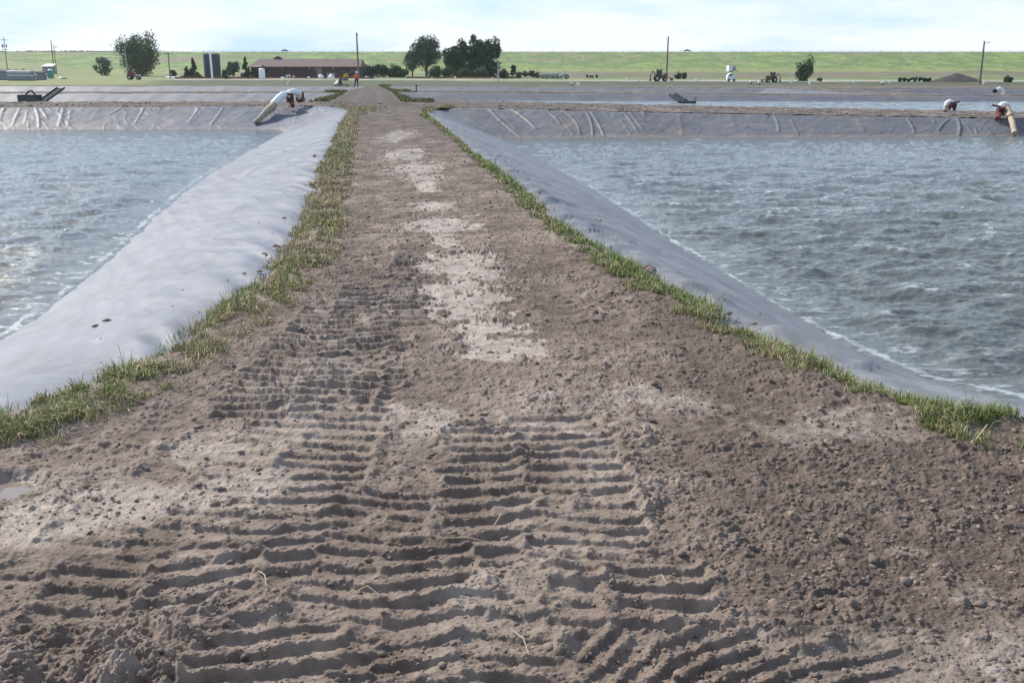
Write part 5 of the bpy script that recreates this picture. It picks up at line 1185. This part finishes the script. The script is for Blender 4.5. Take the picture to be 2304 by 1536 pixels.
# ---- low orange silt fence, mound
def fence(px0, px1, y0, lab, h=.55):
    pts = [atG(a, y0) for a in np.linspace(px0, px1, 40)]; o = pts[0]; t = root('silt_fence', o, lab, 'fence', 'low orange silt fences'); P = [np.array(p) - o for p in pts]
    v = []; f = []
    for i, p in enumerate(P):
        dz = random.uniform(-.05, .05)
        v += [(p[0], p[1], -.05), (p[0], p[1], h + dz), (p[0], p[1] + .03, h + dz), (p[0], p[1] + .03, -.05)]
        if i: b = 4 * (i - 1); f += [(b, b + 4, b + 5, b + 1), (b + 1, b + 5, b + 6, b + 2), (b + 2, b + 6, b + 7, b + 3)]
    MB().add(v, f).build('fabric', M['fence_orange'], t)
    for p in P[::2]: MB().box((p[0], p[1] - .05, h * .55), (.06, .06, h * 1.15)).build('stake', M['wood'], t)
fence(395, 800, 177.2, 'low orange silt fence before the brown building and silos', .42); fence(915, 1160, 176.5, 'low orange silt fence under the dark tree clump', .4); fence(806, 842, 177.6, 'short orange silt fence right of the bare pole', .45)
o = atG(2150, 187); t = raw('soil_mound', *(lambda: ([], []))(), None) if False else None
us = np.linspace(-1, 1, 60); vs = np.linspace(-1, 1, 30); U, V_ = np.meshgrid(us, vs)
hh = 1.55 * np.clip(1 - (U ** 2 + V_ ** 2) ** .5, 0, 1) ** .8 + .15 * fbm(U * 5, V_ * 5, 3, 990) * np.clip(1 - np.hypot(U, V_), 0, 1) - .05
mo = raw('soil_mound', np.stack([U * 4.6, V_ * 4, hh], -1).reshape(-1, 3), grid_faces(30, 60), M['soil_dark'], None, True); mo.location = [float(q) for q in atG(2152, 184.5)]
put(mo, 'dark pointed mound of soil left of the far right pole', 'mound')
# ---- rail on the dam crest
t = root('guard_rail', (0, 864, 15.85), 'low rail of posts along the dam crest', 'rail')
MB().box((150, 0, .75), (1100, .1, .14)).build('rail', M['wood'], t)
pm = MB().box((0, 0, .5), (.35, .2, 1.3)).build('post', M['wood'], t); pm.location = (-340, 0, 0)
for i in range(1, 96):
    c = pm.copy(); C.objects.link(c); c.parent = t; c.location = (-340 + i * 8.1 + random.uniform(-1, 1), 0, random.uniform(-.3, .2))

# ---- puddle
a = np.linspace(0, 2 * math.pi, 40, endpoint=False); rr_ = 1 + .3 * np.array([gn(np.array([math.cos(q) * 1.5]), np.array([math.sin(q) * 1.5]), 5)[0] for q in a])
c = np.array([-2.3, 4.08])
v = [(c[0], c[1], -.04)] + [(c[0] + .75 * r_ * math.cos(q), c[1] + .4 * r_ * math.sin(q), -.04) for q, r_ in zip(a, rr_)]
mat('puddle', (.22, .18, .14), .06, .1, 3)
pd = raw('puddle', v, [(0, i + 1, (i + 1) % 40 + 1) for i in range(40)], M['puddle']); put(pd, kind='structure')

# ---- the person
def skin(name, joints, edges, rad, material, parent, sub=1, rootv=0):
    me = bpy.data.meshes.new(name); bm = bmesh.new(); ly = bm.verts.layers.skin.verify(); vs = [bm.verts.new(j) for j in joints]
    for i, v in enumerate(vs): v[ly].radius = (rad[i], rad[i]); v[ly].use_root = (i == rootv)
    for a, b in edges: bm.edges.new((vs[a], vs[b]))
    bm.to_mesh(me); bm.free(); me.materials.append(material); o = bpy.data.objects.new(name, me); C.objects.link(o); o.parent = parent
    m = o.modifiers.new('s', 'SKIN'); m.use_smooth_shade = True; s = o.modifiers.new('u', 'SUBSURF'); s.levels = sub; s.render_levels = sub
    return o
o = atG(803, 197.2, zb); H = 1.0
t = root('person', o, 'person in orange shirt, dark jeans and white hard hat on the far road', 'person')
J = [(0, 0, .95), (0, 0, 1.15), (.02, 0, 1.38), (.03, -.01, 1.5), (.04, -.02, 1.62), (.05, -.03, 1.74),
     (-.1, 0, .92), (-.2, .05, .5), (-.3, .12, .1), (-.34, .0, .05), (.1, 0, .92), (.14, -.05, .5), (.13, 0, .08), (.12, -.14, .04),
     (-.2, 0, 1.42), (-.33, -.03, 1.18), (-.36, -.18, .98), (-.36, -.24, .92), (.24, 0, 1.42), (.34, -.02, 1.18), (.3, -.16, .98), (.28, -.22, .93)]
E = [(0, 1), (1, 2), (2, 3), (3, 4), (4, 5), (0, 6), (6, 7), (7, 8), (8, 9), (0, 10), (10, 11), (11, 12), (12, 13), (2, 14), (14, 15), (15, 16), (16, 17), (2, 18), (18, 19), (19, 20), (20, 21)]
RD = [.14, .13, .15, .06, .1, .09, .09, .065, .05, .045, .09, .065, .05, .045, .065, .045, .035, .035, .065, .045, .035, .035]
skin('body', J, E, RD, M['skin'], t, 2)
skin('shirt', [J[0], J[1], J[2], J[14], J[15], J[18], J[19]], [(0, 1), (1, 2), (2, 3), (3, 4), (2, 5), (5, 6)], [.17, .165, .18, .1, .075, .1, .075], M['orange_cloth'], t, 2, 1)
skin('trousers', [J[0], J[6], J[7], J[8], J[10], J[11], J[12]], [(0, 1), (1, 2), (2, 3), (0, 4), (4, 5), (5, 6)], [.16, .115, .09, .075, .115, .09, .075], M['jeans'], t, 2, 0)
MB().lathe((.05, -.03, 1.70), [(.17, 0), (.165, .02), (.13, .03), (.125, .09), (.08, .15), (.02, .165)], 14).build('hard_hat', M['white'], t, True)
for j in (9, 13): MB().box((J[j][0], J[j][1] - .02, .05), (.11, .27, .1), 0, .9).build('boot', M['boot'], t)
for s in (16, 20):
    hx, hy, hz_ = J[s]
    h_ = MB().box((hx, hy - .05, hz_ - .04), (.035, .08, .08)).build('hand', M['skin'], t)
    fg = MB()
    for i, l_ in enumerate((.065, .075, .07, .055)): fg.tube([(hx, hy - .085, hz_ - .01 - i * .02), (hx, hy - .085 - l_ * .6, hz_ - .02 - i * .02), (hx + .02, hy - .085 - l_, hz_ - .035 - i * .02)], [.009, .0085, .007], 6)
    fg.tube([(hx + .015, hy - .04, hz_ + .0), (hx + .045, hy - .07, hz_ + .01)], [.011, .008], 6); fg.build('fingers', M['skin'], h_)
